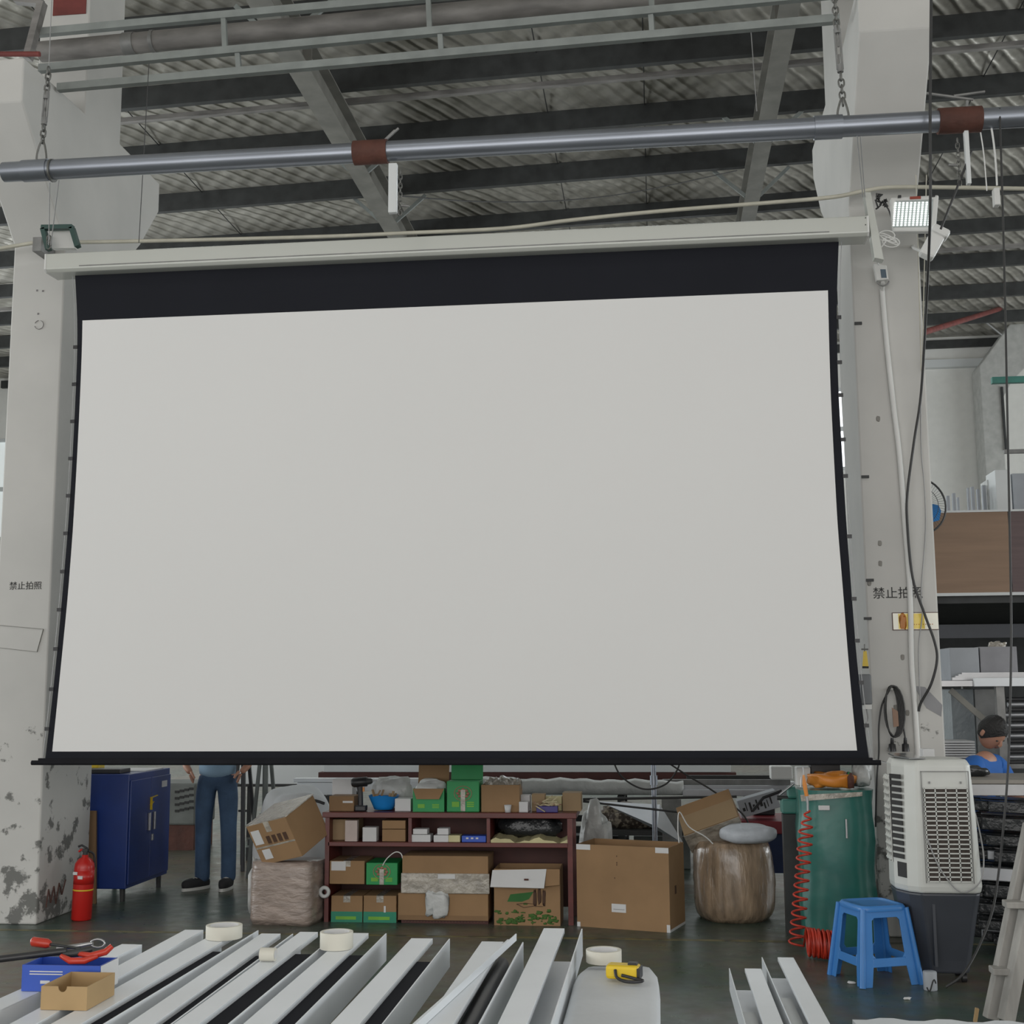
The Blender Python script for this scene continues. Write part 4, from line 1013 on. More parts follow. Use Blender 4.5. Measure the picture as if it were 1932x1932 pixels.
def greenbox(label, px0, px1, pyt, Y, z0, d, emblem=True, open_=False, flaps=(), inner='green_box'):
    T = fcarton(label, px0, px1, pyt, Y, z0, d, mt='green_box', open_=open_, flaps=flaps, tape=False, name='green_carton')
    w, d_, h = T_dim[T.name]
    if emblem:
        b = B(); r_ = w*.25; c = Vector((0, -d_/2-.001, h*.60))
        b.tube([c+Vector((r_*math.cos(R(g))*1.08, 0, r_*.88*math.sin(R(g)))) for g in range(0, 360, 15)], .003, 5, closed=True)
        b.build('round_emblem_ring', 'cardboard_l', parent=T, local=True)
        b = B()
        for g in range(0, 360, 45): b.blob(c+Vector((r_*.6*math.cos(R(g)), 0, r_*.48*math.sin(R(g)))), (r_*.2, .002, r_*.16), amp=.3, n=8, m=6, seed=g)
        b.build('emblem_spots', mat('dusty_red_print', (.32, .16, .10), .7), parent=T, local=True)
        B().box(-w*.07, w*.07, -d_/2-.004, -d_/2, h*.02, h*.72).build('tape_strip', 'film', parent=T, local=True)
    b = B().box(-w*.34, -w*.12, -d_/2-.002, -d_/2, h*.16, h*.33)
    for k in range(3): b.box(w*.12, w*.34, -d_/2-.002, -d_/2, h*(.16+.065*k), h*(.20+.065*k))
    b.build('printed_block', 'lime', parent=T, local=True)
    return T
T = greenbox('open green carton with raised flap on the shelf top, left of its twin', 779, 838, 1488, 9.02, zt, .20, emblem=False, open_=True)
w, d_, h = T_dim[T.name]
B().prism([(-w/2, -d_/2, h), (w/2, -d_/2, h), (w*.36, -d_/2-.03, h-.07), (-w*.36, -d_/2-.03, h-.07)], (0, .004, 0)).build('front_flap', 'cardboard', parent=T, local=True)
B().prism([(-w/2, d_/2, h), (w/2, d_/2, h), (w/2, d_/2+.03, h+.17), (-w/2, d_/2+.03, h+.17)], (0, .005, 0)).build('rear_flap', 'cardboard', parent=T, local=True)
B().blob((0, 0, h+.005), (w*.42, d_*.4, .05), amp=.25, seed=8).build('crumpled_liner', 'white_film', parent=T, local=True)
T = greenbox('tall closed green carton with round emblem on the shelf top', 843, 904, 1474, 9.02, zt, .20)
w, d_, h = T_dim[T.name]; B().prism([(-w/2, d_/2-.005, h), (w/2, d_/2-.005, h), (w/2, d_/2+.01, h+.14), (-w/2, d_/2+.01, h+.14)], (0, .005, 0)).build('raised_flap', 'green_box', parent=T, local=True)
T = fcarton('brown cardboard box filled with crumpled foil on the shelf top', 908, 980, 1481, 9.03, zt, .19, open_=True)
w, d_, h = T_dim[T.name]
for k, x in enumerate((-.07, .02, .10)): one('foil_wad', B().blob(Vector(T.location)+Vector((x*.9, -.01+.03*(k % 2), h-.012)), (.045, .05, .048), amp=.3, seed=k), 'film', ('crumpled clear wad at the left in the brown box on the shelf top', 'crumpled silvery wad in the middle of the brown box on the shelf top', 'crumpled wad at the right in the brown box on the shelf top')[k], 'wad')
cu = A(958, 1528, 8.995); one('paper_cup', B().lathe([(.019, 0), (.026, .05), (.024, .05), (.018, .004)], c=(cu.x, 9.0, zt), n=20), 'paper', 'small white cup at the shelf edge before the brown foil box', 'cup')
small('small white box standing right of the brown foil box, upper one', 982, 1000, 1500, 9.12, zt, .08, 'paper', name='white_box')
small('small white box at the shelf edge right of the white cup', 979, 996, 1513, 9.01, zt, .08, 'paper', name='white_box')
rr = random.Random(9)
for k, (lab, x0, x1, yt, mt) in enumerate((('tan strip bundle leaning among the clutter on the right of the shelf top', 1003, 1028, 1498, 'cardboard_l'), ('yellow and white packet in the clutter on the right of the shelf top', 1022, 1060, 1503, 'ylwpaper'))):
    small(lab, x0, x1, yt, 9.08+.05*k, zt, .09, mt, name='packet', cat='packet')
b = B(); x0, x1 = A(1002, 1520, 9.05).x, A(1058, 1520, 9.05).x
for k in range(16): p0 = Vector((rr.uniform(x0, x1-.05), 9.0+rr.uniform(0, .05), zt+.045+rr.uniform(0, .04))); b.beam(p0, p0+Vector((rr.uniform(.04, .10), rr.uniform(-.02, .03), rr.uniform(-.05, .05))), .012, .006)
one('loose_strips', b, mat('mixed_pale_strips', (.50, .44, .28), .7, col2=(.20, .10, .06), thr=(.45, .6), scale=18), 'tangle of loose tan and white strips over the violet box on the shelf top', 'strips')['kind'] = 'stuff'
small('flat violet box under the packets at the right end of the shelf top', 1012, 1052, 1521, 9.0, zt, .07, 'purple', name='violet_box')
small('brown cardboard box overhanging the right end of the shelf top', 1061, 1096, 1496, 9.10, zt, .16, 'cardboard_l')
# in the middle compartment
small('light kraft box at the left end of the middle shelf', 622, 674, 1546, 9.08, zm, .2, 'cardboard_l', name='kraft_box')
small('pale pink carton standing before the kraft box on the middle shelf', 651, 674, 1548, 9.0, zm, .05, 'pinkwhite', name='pink_carton')
small('white cube box in the left bay of the middle shelf', 684, 710, 1561, 9.0, zm, .09, 'paper', name='white_box')
a_ = small('flat brown box on the middle shelf beside the left divider, lower of two', 721, 765, 1565, 9.02, zm, .2, 'cardboard', name='flat_box')
small('flat brown box on the middle shelf beside the left divider, upper of two', 721, 765, 1548, 9.02, A(740, 1565, 9.02).z+.004, .2, 'cardboard', name='flat_box')
for k, (lab, x0, x1, yt, yb_) in enumerate((('white stack of leaflets at the left of the middle bay', 776, 812, 1575, 1583), ('white stack of leaflets in the centre of the middle bay', 818, 846, 1576, 1584))):
    small(lab, x0, x1, yt, 8.995, zm, .12, 'paper', name='leaflet_stack', cat='leaflets')
for k, (lab, x0, x1, yt, src_) in enumerate((('small white box on the left leaflet stack in the middle bay', 779, 806, 1564, 1575), ('small white box on the centre leaflet stack in the middle bay', 825, 846, 1563, 1576))):
    z0_ = A(x0, src_, 8.995).z+.003; small(lab, x0, x1, yt, 9.0, z0_, .09, 'paper', name='white_box')
small('pale yellow leaflets beside the blue box in the middle bay', 846, 868, 1576, 9.0, zm, .1, 'ylwpaper', name='leaflet_stack', cat='leaflets')
T = fcarton('flat blue printed box in the middle bay of the shelf', 871, 917, 1577, 9.0, zm, .1, mt='blue_card', tape=False, name='blue_box')
for k in range(3): decal(T, .18+.2*k, .28+.2*k, .5, .75, 'paper', 'printed_letter')
b = B(); x0, x1 = A(926, 1580, 8.99).x, A(1072, 1580, 8.99).x; vs = []; n_ = 16
for i in range(n_+1):
    x = x0+(x1-x0)*i/n_; z = zm+.018+.014*math.sin(i*.8)+.008*math.sin(i*2.1)
    vs += [(x, 8.985, zm), (x, 8.985, z), (x, 9.2, z+.01), (x, 9.2, zm)]
fs = [(0, 1, 2, 3), tuple(4*n_+k for k in (3, 2, 1, 0))]
for i in range(n_):
    for k in range(4): fs.append((4*i+k, 4*i+(k+1) % 4, 4*i+4+(k+1) % 4, 4*i+4+k))
one('yellow_papers', b.add(vs, fs), 'ylwpaper', 'wavy pile of pale yellow papers in the right bay of the shelf', 'papers')
b = B().blob(((x0+x1)/2-.02, 9.20, zm+.088), ((x1-x0)*.40, .06, .066), amp=.2, seed=11)
one('black_bag', b, 'black_bag', 'shiny black plastic bag stuffed behind the yellow papers', 'bag')
# under the shelf
T = fcarton('brown cardboard box with white sheet, upper left under the shelf', 622, 688, 1624, 8.99, .256, .28); decal(T, .05, .46, .58, .97, 'paper', 'white_sheet')
T = greenbox('green carton with round emblem under the shelf, upper in its stack', 691, 750, 1628, 8.97, .256, .28)
for k, (lab, x0, x1) in enumerate((('half brown half green carton under the shelf, bottom left corner', 625, 684), ('half brown half green carton under the shelf, directly below the green carton', 686, 748))):
    T = fcarton(lab, x0, x1, 1690, 8.985, 0, .28); decal(T, 0, 1, 0, .40, 'teal_box', 'green_printed_band'); decal(T, .15, .8, .1, .22, 'lime', 'printed_word', lift=.003)
    if k: decal(T, .62, .68, .38, .62, 'paper', 'tape_bit', lift=.003)
wire('white_strap', smoothpath([A(722, 1633, 8.96), A(730, 1620, 8.96), A(745, 1608, 8.96), A(756, 1610, 8.96), A(760, 1620, 8.96)], 5), .004, 'white_plastic', 'white strap arching over the green carton under the shelf', 'strap')
cx, w, h = fit(757, 921, 1736, 8.98, 0)
t = thing('plastic_crate', 'dark slatted crate at the floor under the two wide cartons', 'crate', (cx, 9.14, 0))
B().box(cx-w/2, cx+w/2, 8.985, 9.3, 0, h).build('crate_body', 'redwood_d', parent=t)
b = B()
for k in range(26):
    x = cx-w/2+.03+k*(w-.06)/25; b.box(x-.006, x+.006, 8.982, 8.986, .012, h-.012)
b.build('slat_ends', 'cardboard_l', parent=t)
z1_ = h+.002
T = fcarton('wide brown carton under the shelf resting on the dark crate', 751, 921, 1686, 8.96, z1_, .32)
w, d_, h2 = T_dim[T.name]; decal(T, 0, 1, .0, .18, 'cardboard_d', 'bottom_flap')
b = B().blob((Vector(T.location)+Vector((-.03, -d_/2-.012, h2*.62))), (.075, .012, .085), amp=.25, seed=21); one('paper_bag', b, 'white_film', 'crumpled white film bag hanging on the front of the wide brown carton', 'bag')
T = fcarton('wide bubble-wrapped carton on top of the wide brown carton under the shelf', 759, 921, 1615, 8.955, z1_+h2+.002, .30, tape=False)
w, d_, h3 = T_dim[T.name]
B().box(-w/2-.006, w/2+.01, -d_/2-.012, -d_/2+.0, 0, h3*.54).build('bubble_wrap', 'film', parent=T, local=True, bevel=.005); decal(T, .42, .62, .40, .52, 'paper', 'label', lift=.016)
T = fcarton('open brown carton with printed green leaf under the right end of the shelf', 932, 1056, 1640, 8.95, 0, .30, mt='cardboard', open_=True)
w, d_, h = T_dim[T.name]
B().prism([(-w/2-.01, -d_/2-.002, h-.01), (w*.30, -d_/2-.002, h+.0), (w*.27, -d_/2-.05, h-.12), (-w/2-.02, -d_/2-.05, h-.115)], (0, -.004, .003)).build('white_flap', 'paper', parent=T, local=True)
B().box(-.015, .015, -d_/2-.040, -d_/2-.034, h-.070, h-.058).build('red_print', 'rust', parent=T, local=True)
B().prism([(w*.30, -d_/2-.002, h), (w*.5, -d_/2-.002, h), (w*.5, -d_/2-.03, h-.10), (w*.28, -d_/2-.03, h-.11)], (0, -.003, .002)).build('brown_flap', 'cardboard', parent=T, local=True)
b = B().prism([(-w*.30, -d_/2-.002, h*.42), (-w*.25, -d_/2-.002, h*.55), (w*.10, -d_/2-.002, h*.60), (w*.03, -d_/2-.002, h*.47), (-w*.08, -d_/2-.002, h*.42)], (0, .002, 0)); b.build('printed_leaf', mat('leaf_green_print', (.03, .13, .03), .8), parent=T, local=True)
b = B()
for k in range(3): b.blob((w*(.12+.07*k), -d_/2-.001, h*(.49+.03*(k % 2))), (.012, .002, .05), amp=.2, seed=k, n=10, m=8)
for p_, q_ in (((-.16, .38), (-.05, .32)), ((-.05, .32), (.10, .35)), ((.10, .35), (.24, .34)), ((-.16, .38), (-.02, .40)), ((-.02, .40), (.12, .38))): b.beam((w*p_[0], -d_/2-.001, h*p_[1]), (w*q_[0], -d_/2-.001, h*q_[1]), .002, .010, up=(0, 1, 0))
b.build('printed_drawing', 'ink_brown', parent=T, local=True)
b = B(); rr = random.Random(3)
for k in range(70): b.blob((rr.uniform(-.46, .46)*w, -d_/2-.001, h*abs(rr.gauss(.02, .10))+.012), (rr.uniform(.004, .020), .0015, rr.uniform(.003, .012)), amp=.4, n=8, m=6, seed=k)
b.build('printed_foliage', mat('foliage_print', (.05, .12, .02), .8), parent=T, local=True)

# ---- big box, wrapped carton and tilted box
T = carton('big open brown cardboard box with small white label right of the shelf', .655, .36, .545, (-.21, 9.03, 0), (0, 0, R(-17)), open_=True)
decal(T, .38, .535, .20, .30, 'paper', 'white_label'); decal(T, 0, .155, .935, 1.0, 'paper', 'corner_tape'); decal(T, .86, 1.0, .935, 1.0, 'paper', 'corner_tape'); decal(T, 0, .035, .0, .055, 'paper', 'corner_tape'); decal(T, .965, 1.0, .0, .09, 'paper', 'corner_tape')
decal(T, .40, .52, .232, .240, 'cable_grey', 'label_print', lift=.003)
for u, v in ((.44, .865), (.44, .76), (.44, .785), (.415, .60)): decal(T, u, u+.008, v, v+.018, 'ink_brown', 'staple_mark')
decal(T, .35, .45, .42, .52, 'ink_brown', 'dark_scuff', face='r'); decal(T, .0, 1.0, .0, .03, 'paper', 'edge_tape', face='r')

b = B(); n_, m_ = 22, 10; vs = []
wc = thing('wrapped_carton', 'cloudy film-wrapped brown carton on the floor left of the shelf', 'carton', (-2.60, 8.98, 0), (0, 0, R(-8)))
rr = random.Random(5)
for j in range(m_+1):
    z = .42*j/m_
    for i in range(n_):
        g = 2*math.pi*i/n_; x = math.copysign(abs(math.cos(g))**.28, math.cos(g)); y = math.copysign(abs(math.sin(g))**.28, math.sin(g))
        k = 1-.10*max(0, j/m_-.75)*4*.25-(.05 if j == 0 else 0)+rr.uniform(-.012, .012)
        vs.append((x*.235*k, y*.17*k, z))
b.add(vs, [(j*n_+i, j*n_+(i+1) % n_, (j+1)*n_+(i+1) % n_, (j+1)*n_+i) for j in range(m_) for i in range(n_)]+[tuple(range(n_))[::-1], tuple(range(m_*n_, (m_+1)*n_))], True)
b.build('wrapped_body', mat('cloudy_wrapped_card', (.30, .24, .205), .3, var=.22, scale=7, bump=1, bscale=9, coat=.5, stretch=(1, 1, 2.6)), parent=wc, local=True)
b = B().blob((-.235, .02, .22), (.035, .12, .2), amp=.2, seed=2); b.build('loose_film', 'white_film', parent=wc, local=True)
wp = Vector((-2.54, 8.96, .468))
T = carton('tilted brown carton with two white labels and shiny taped top on the wrapped carton', .37, .34, .30, wp+Vector((0, -.02, .03)), (R(22), R(-13), R(-26)))
decal(T, .05, .26, .50, .85, 'paper', 'white_label'); decal(T, .13, .33, .12, .36, 'paper', 'white_label'); decal(T, .0, 1.0, .40, .44, 'film', 'tape_strip')
b = B(); w, d_, h = T_dim[T.name]
for k in range(4): b.box(-w/2+w*(.36+.14*k), -w/2+w*(.45+.14*k), -d_/2-.002, -d_/2, h*.48, h*.66).box(-w/2+w*(.36+.14*k), -w/2+w*(.45+.14*k), -d_/2-.002, -d_/2, h*.46, h*.465)
b.build('handling_symbols', 'ink_brown', parent=T, local=True)
B().box(-w/2-.004, w/2+.004, -d_/2+.0, d_/2+.004, h-.002, h+.006).build('foil_top', mat('crinkled_silver_tape', (.55, .51, .46), .25, metal=.5, bump=1, bscale=20), parent=T, local=True)
b = B().lathe([(.035, 0), (.05, .0), (.05, .045), (.035, .045)], closed=True, n=24); b2 = b
o_ = A(618, 1680, 8.9); b.T = Matrix.Identity(4)
one('tape_roll', B().tube([(A(612, 1683, 8.94)+Vector((.03*math.cos(R(g)), 0, .03*math.sin(R(g))))) for g in range(0, 360, 20)], .014, 8, closed=True), 'white_film', 'dull white roll hung between the wrapped carton and the shelf end', 'roll')
# foam heap behind
b = B().blob((A(556, 1560, 10.0).x, 10.05, .40), (.30, .30, .42), amp=.10, seed=14, n=30, m=20, flat=-.40)
one('foam_bundle', b, 'foam', 'big white foam bundle behind the tilted carton', 'foam bundle')
wire('black_strip', smoothpath([A(535, 1522, 9.78), A(560, 1514, 9.78), A(590, 1510, 9.8), A(612, 1516, 9.8)], 4), .012, 'black_plastic', 'black strip lying over the white foam bundle', 'strip')

# wrapped drum-like carton
bc = Vector((.505, 9.36, 0))
t = thing('wrapped_bale', 'round bale of brown cardboard in shiny clear film right of the big box', 'bale', bc)
b = B(); vs = []; n_, m_ = 40, 16; rr = random.Random(6)
for j in range(m_+1):
    z = .53*j/m_; base = (.235, .262, .275, .28, .282, .283, .284, .285, .285, .284, .282, .28, .278, .275, .27, .262, .245)[j]
    for i in range(n_):
        g = 2*math.pi*i/n_; k = base*(1+.02*math.sin(5*g+j*.3)+rr.uniform(-.008, .008)); vs.append((math.cos(g)*k, math.sin(g)*k, z))
b.add(vs, [(j*n_+i, j*n_+(i+1) % n_, (j+1)*n_+(i+1) % n_, (j+1)*n_+i) for j in range(m_) for i in range(n_)]+[tuple(range(n_))[::-1], tuple(range(m_*n_, (m_+1)*n_))], True)
b.build('film_wrapping', 'wrapcard', parent=t, local=True)
T = carton('tilted open brown carton with crinkled film side lying on the round bale', .40, .26, .20, (A(1345, 1590, 9.26).x+.02, 9.44, .60), (R(46), R(-20), R(-4)), tape=False)
w, d_, h = T_dim[T.name]; B().box(-w/2-.004, w/2+.004, -d_/2-.006, -d_/2+.002, 0, h*.98).build('film_side', 'film', parent=T, local=True)
b = B().box(-w/2, w/2, -d_/2, -d_/2+.16, h+.001, h+.006); b.build('lid_flap', 'cardboard_l', parent=T, local=True)
sb = A(1412, 1600, 9.14)
one('white_sack', B().blob((sb.x, 9.16, .600), (.185, .11, .062), amp=.06, seed=31, n=28, m=14), 'bag', 'plump white woven sack lying on the round bale', 'sack')
wire('string', smoothpath([A(1281, 1590, 9.0), A(1279, 1560, 9.0), A(1282, 1532, 9.0), A(1300, 1560, 9.02), A(1330, 1578, 9.03), A(1345, 1592, 9.04)], 5), .0045, 'white_plastic', 'white cord looping from the big box to the tilted carton', 'cord')

# ---- red and blue workbench with vise behind the bale
BX0, BX1 = A(1392, 1560, 9.85).x, A(1502, 1560, 9.85).x; BZ = A(1450, 1550, 9.85).z
t = thing('workbench', 'workbench with red edge and dark blue front behind the white sack', 'workbench', ((BX0+BX1)/2+.2, 10.2, 0))
B().box(BX0, BX1+.45, 9.85, 10.5, BZ-.09, BZ).build('red_top', mat('red_bench_edge', (.22, .02, .03), .45), parent=t, bevel=.004)
B().box(BX0+.03, BX1+.42, 9.90, 9.93, BZ-.38, BZ-.09).build('blue_apron', mat('navy_panel', (.01, .025, .09), .5), parent=t)
for x in (BX0+.05, BX1+.38):
    for y in (9.95, 10.42): B().box(x-.03, x+.03, y-.03, y+.03, 0, BZ-.09).build('leg', 'dark_steel', parent=t)
T = carton('grey printed carton tilted on the workbench left of the vise', .30, .20, .13, (A(1437, 1545, 9.95).x, 10.05, BZ+.055), (0, R(-16), 0), mt='greycarton', tape=False, name='printed_carton')
b = B(); w, d_, h = T_dim[T.name]; rr = random.Random(2)
for k in range(9): x = -w*.42+k*w*.09; b.box(x, x+rr.uniform(.006, .02), -d_/2-.002, -d_/2, h*rr.uniform(.1, .35), h*rr.uniform(.5, .9))
b.build('dark_print', 'ink', parent=T, local=True)
one('bench_tool', B().tube([A(1420, 1530, 9.86), A(1440, 1505, 9.9), A(1475, 1492, 9.9)], .012, 8), 'black_plastic', 'black handled tool lying on the grey printed carton', 'tool')
vz = thing('bench_vise', 'green bench vise beside the top of the green cabinet', 'vise', A(1490, 1535, 8.9))
b = B(); P = A(1474, 1507, 8.75); Q = A(1511, 1535, 8.75); b.box(P.x, Q.x, 8.72, 8.86, Q.z, P.z); b.build('jaw_body', 'teal_d', parent=vz, bevel=.012)
P = A(1480, 1484, 8.75); Q = A(1512, 1507, 8.75); B().box(P.x+.02, Q.x, 8.74, 8.84, Q.z, P.z).build('fixed_jaw', 'teal_d', parent=vz, bevel=.015)
B().tube([A(1470, 1500, 8.72), A(1498, 1478, 8.72)], .008, 8).build('handle', 'steel_l', parent=vz); B().tube([A(1466, 1505, 8.78), A(1500, 1506, 8.78)], .016, 10).build('screw', 'dark_steel', parent=vz)
P = A(1490, 1535, 8.8); B().box(P.x-.05, P.x+.05, 8.75, 8.85, 0, P.z).build('stand', 'dark_steel', parent=vz)

# ---- tall teal green cabinet
GX0, GX1, GY0, GY1 = .885, 1.325, 8.36, 8.70; GZ = .955
t = thing('green_cabinet', 'teal green cabinet wrapped in clear film behind the red coiled hose', 'cabinet', ((GX0+GX1)/2, (GY0+GY1)/2, 0))
b = B(); vs = []; n_ = 20
for j in range(13):
    z = GZ*j/12
    for i, (x, y) in enumerate([(GX0, GY0), (GX0+.15, GY0-.012), (GX0+.3, GY0-.006), (GX1, GY0), (GX1+.02, GY0+.1), (GX1, GY1), (GX0, GY1), (GX0-.01, GY0+.15)]):
        vs.append((x+.008*math.sin(j*1.3+i), y-.006*math.sin(j*.9+i*2), z))
b.add(vs, [(j*8+i, j*8+(i+1) % 8, (j+1)*8+(i+1) % 8, (j+1)*8+i) for j in range(12) for i in range(8)], True).add(vs[96:], [tuple(range(8))])
b.build('wrapped_body', 'teal', parent=t)
q = A(1555, 1524, GY0-.025); B().box(q.x-.035, q.x+.035, GY0-.024, GY0-.016, q.z-.016, q.z+.014).build('sticker', 'paper', parent=t, bevel=.004)
q = A(1597, 1562, GY0-.03); B().box(q.x-.006, q.x+.006, GY0-.035, GY0-.018, q.z-.065, q.z+.055).build('handle', 'steel_l', parent=t, bevel=.003)
B().prism([A(1510, 1500, GY0-.022), A(1627, 1494, GY0-.022), A(1627, 1502, GY0-.022), A(1512, 1512, GY0-.022)], (0, .004, 0)).build('tape', 'film', parent=t)
zc0 = GZ+.012
one('orange_bag', B().blob((1.10, 8.50, zc0+.045), (.13, .10, .045), amp=.2, seed=41), 'orange', 'orange and white plastic packet on top of the teal green cabinet', 'packet')
one('white_bag', B().blob((1.30, 8.55, zc0+.075), (.055, .07, .075), amp=.25, seed=42), 'white_film', 'white plastic bag on the right of the teal green cabinet top', 'bag')
one('black_box', B().box(.98, 1.17, 8.60, 8.70, zc0, zc0+.16), 'black_plastic', 'black box at the back of the teal green cabinet top', 'box', bevel=.005)
one('white_tub', B().box(GX0+.0, GX0+.09, 8.56, 8.68, zc0, zc0+.12), 'white_plastic', 'white tub at the left rear of the teal green cabinet top', 'tub', bevel=.008)
rr = random.Random(12)
for k in range(3):
    one('spray_can', B().lathe([(.02, 0), (.021, .07), (.012, .082), (.008, .095)], c=(1.205+.0*k, 8.40+.05*k, zc0), n=14), ('rust', 'green_box', 'black_plastic')[k], ('small rust-red can on the teal cabinet, foremost of a row', 'small green can on the teal cabinet, middle of a row', 'small black can on the teal cabinet, rearmost of a row')[k], 'can')

# red coiled air hose with yellow blow gun
YH = 8.22
pts = []; N_ = 15*14
def hx(py): # centre line of the hanging spiral in photo space
    return 1524-(py-1528)*.085
for i in range(N_+1):
    tt = i/N_; py = 1530+(1785-1530)*tt**1.05; c = A(hx(py), py, YH); g = 2*math.pi*i/14
    rad = (.010+.024*min(1, tt*6))*(1 if tt < .7 else 1+.3*(tt-.7)); pts.append(c+Vector((rad*1.25*math.cos(g), rad*math.sin(g), 0)))
hp = A(1540, 1800, YH); 
# coiled heap on the floor
for i in range(1, 22*12):
    tt = i/(22*12); g = 2*math.pi*i/12; cx_ = .855+.18*tt+.0; cy = 8.05-.13*tt
    pts.append(Vector((cx_+.012*math.sin(g*.31), cy+.080*math.cos(g), .090+.080*math.sin(g))))
t = thing('coiled_air_hose', 'red spiral air hose hanging down and heaped by the blue stool', 'hose', (.95, 8.2, 0))
B().tube(pts, .0068, 6).build('spiral_tube', 'red_hose', parent=t)
B().tube([A(1516, 1462, YH), A(1518, 1480, YH), A(1522, 1502, YH)], [.006, .014, .012], 10).build('blow_gun_body', 'orange', parent=t)
B().tube([A(1515, 1447, YH), A(1516, 1462, YH)], .004, 6).build('nozzle', 'steel_l', parent=t)
B().tube([A(1512, 1466, YH), A(1511, 1485, YH)], .004, 6).build('trigger', 'steel_l', parent=t)
B().tube([A(1522, 1502, YH), A(1524, 1516, YH), A(1524, 1530, YH)], [.009, .008, .007], 8).build('coupling', 'steel_l', parent=t)

# ---- blue plastic stool
t = thing('plastic_stool', 'blue moulded plastic stool standing before the teal green cabinet', 'stool', (1.160, 7.49, 0), (0, 0, R(21)))
Hs, hs_, hb_ = .415, .130, .178
def ssec(z): k = z/Hs; return hb_+(hs_-hb_)*k
for s_ in range(4):
    b = B(); b.T = Matrix.Rotation(s_*math.pi/2, 4, 'Z')
    wv = []
    def sp(u, z, inn=0): r_ = ssec(z)-inn; return (u*r_ if abs(u) <= 1 else 0, -r_, z)
    # one side: a frame plate with a tall rounded window, crossbar low down and a notch between the feet
    th = .006
    def plate(poly):
        outer = [Vector((u*ssec(z), -ssec(z), z)) for u, z in poly]; b.prism(outer, (0, th, 0))
    plate([(-1, 0), (-.66, 0), (-.60, .10), (-.60, .40), (-1, .40)])
    plate([(1, 0), (.66, 0), (.60, .10), (.60, .40), (1, .40)])
    plate([(-.62, .10), (.62, .10), (.60, .145), (-.60, .145)])
    plate([(-.62, .335), (-.50, .352), (.50, .352), (.62, .335), (.62, .40), (-.62, .40)])
    plate([(-.62, .145), (-.50, .145), (-.60, .165)]); plate([(.62, .145), (.50, .145), (.60, .165)])
    b.build('side_panel', 'blue_plastic', parent=t, local=True, bevel=.002)
for g in (45, 135, 225, 315):
    a = R(g); b = B(); vs = []
    for z in (0, Hs-.015):
        r_ = ssec(z)*1.0
        cx_, cy_ = math.copysign(r_, math.cos(a)), math.copysign(r_, math.sin(a))
        vs.append((Vector((cx_, cy_, z)), .014))
    b.tube([vs[0][0], vs[1][0]], [.018, .015], 10); b.build('leg', 'blue_plastic', parent=t, local=True)
b = B(); out = []
for i in range(40):
    g = 2*math.pi*i/40; out.append((math.copysign(abs(math.cos(g))**.35, math.cos(g)), math.copysign(abs(math.sin(g))**.35, math.sin(g))))
vs = []
for k, z in ((1.0, Hs-.03), (1.02, Hs-.012), (.96, Hs), (.86, Hs), (.84, Hs-.004), (.5, Hs-.004)): vs += [(x*(hs_+.012)*k, y*(hs_+.012)*k, z) for x, y in out]
b.add(vs, [(j*40+i, j*40+(i+1) % 40, (j+1)*40+(i+1) % 40, (j+1)*40+i) for j in range(5) for i in range(40)]+[tuple(range(200, 240))], True)
b.build('seat', 'blue_plastic', parent=t, local=True)

# ---- evaporative air cooler
cx0, cx1, cf, cb_ = 1.345, 1.725, 7.34, 7.72
t = thing('air_cooler', 'tall white and charcoal evaporative air cooler at the lower right', 'air cooler', (1.53, 7.54, 0))
def ring(z, gx0, gx1, f, k, ch=.06): return [(gx0+ch, f, z), (gx1-.03, f, z), (gx1, f+.03, z), (gx1, k-.04, z), (gx1-.04, k, z), (gx0+.0, k, z), (gx0-.05, k-.05, z), (gx0-.05, f+.16, z), (gx0, f+.05, z)]
def loft(b, rings):
    n = len(rings[0]); vs = [p for r_ in rings for p in r_]
    return b.add(vs, [(j*n+i, j*n+(i+1) % n, (j+1)*n+(i+1) % n, (j+1)*n+i) for j in range(len(rings)-1) for i in range(n)]+[tuple(range(n))[::-1], tuple(range((len(rings)-1)*n, len(rings)*n))])
loft(B(), [ring(.485, cx0, cx1, cf, cb_), ring(.52, cx0-.005, cx1+.008, cf-.005, cb_), ring(.9, cx0, cx1-.005, cf, cb_), ring(1.17, cx0+.008, cx1-.02, cf+.01, cb_-.01), ring(1.20, cx0+.02, cx1-.035, cf+.03, cb_-.03)]).build('upper_housing', 'cool_white', parent=t, bevel=.012)
loft(B(), [ring(.05, 1.41, 1.66, 7.42, 7.66, .05), ring(.12, 1.40, 1.67, 7.41, 7.67, .05), ring(.40, 1.36, 1.71, 7.36, 7.71), ring(.485, cx0+.0, cx1+.0, cf+.004, cb_)]).build('water_tank', 'cool_dark', parent=t, bevel=.012)
B().box(1.46, 1.475, 7.355, 7.40, .1, .44).build('tank_rib', 'cool_dark', parent=t)
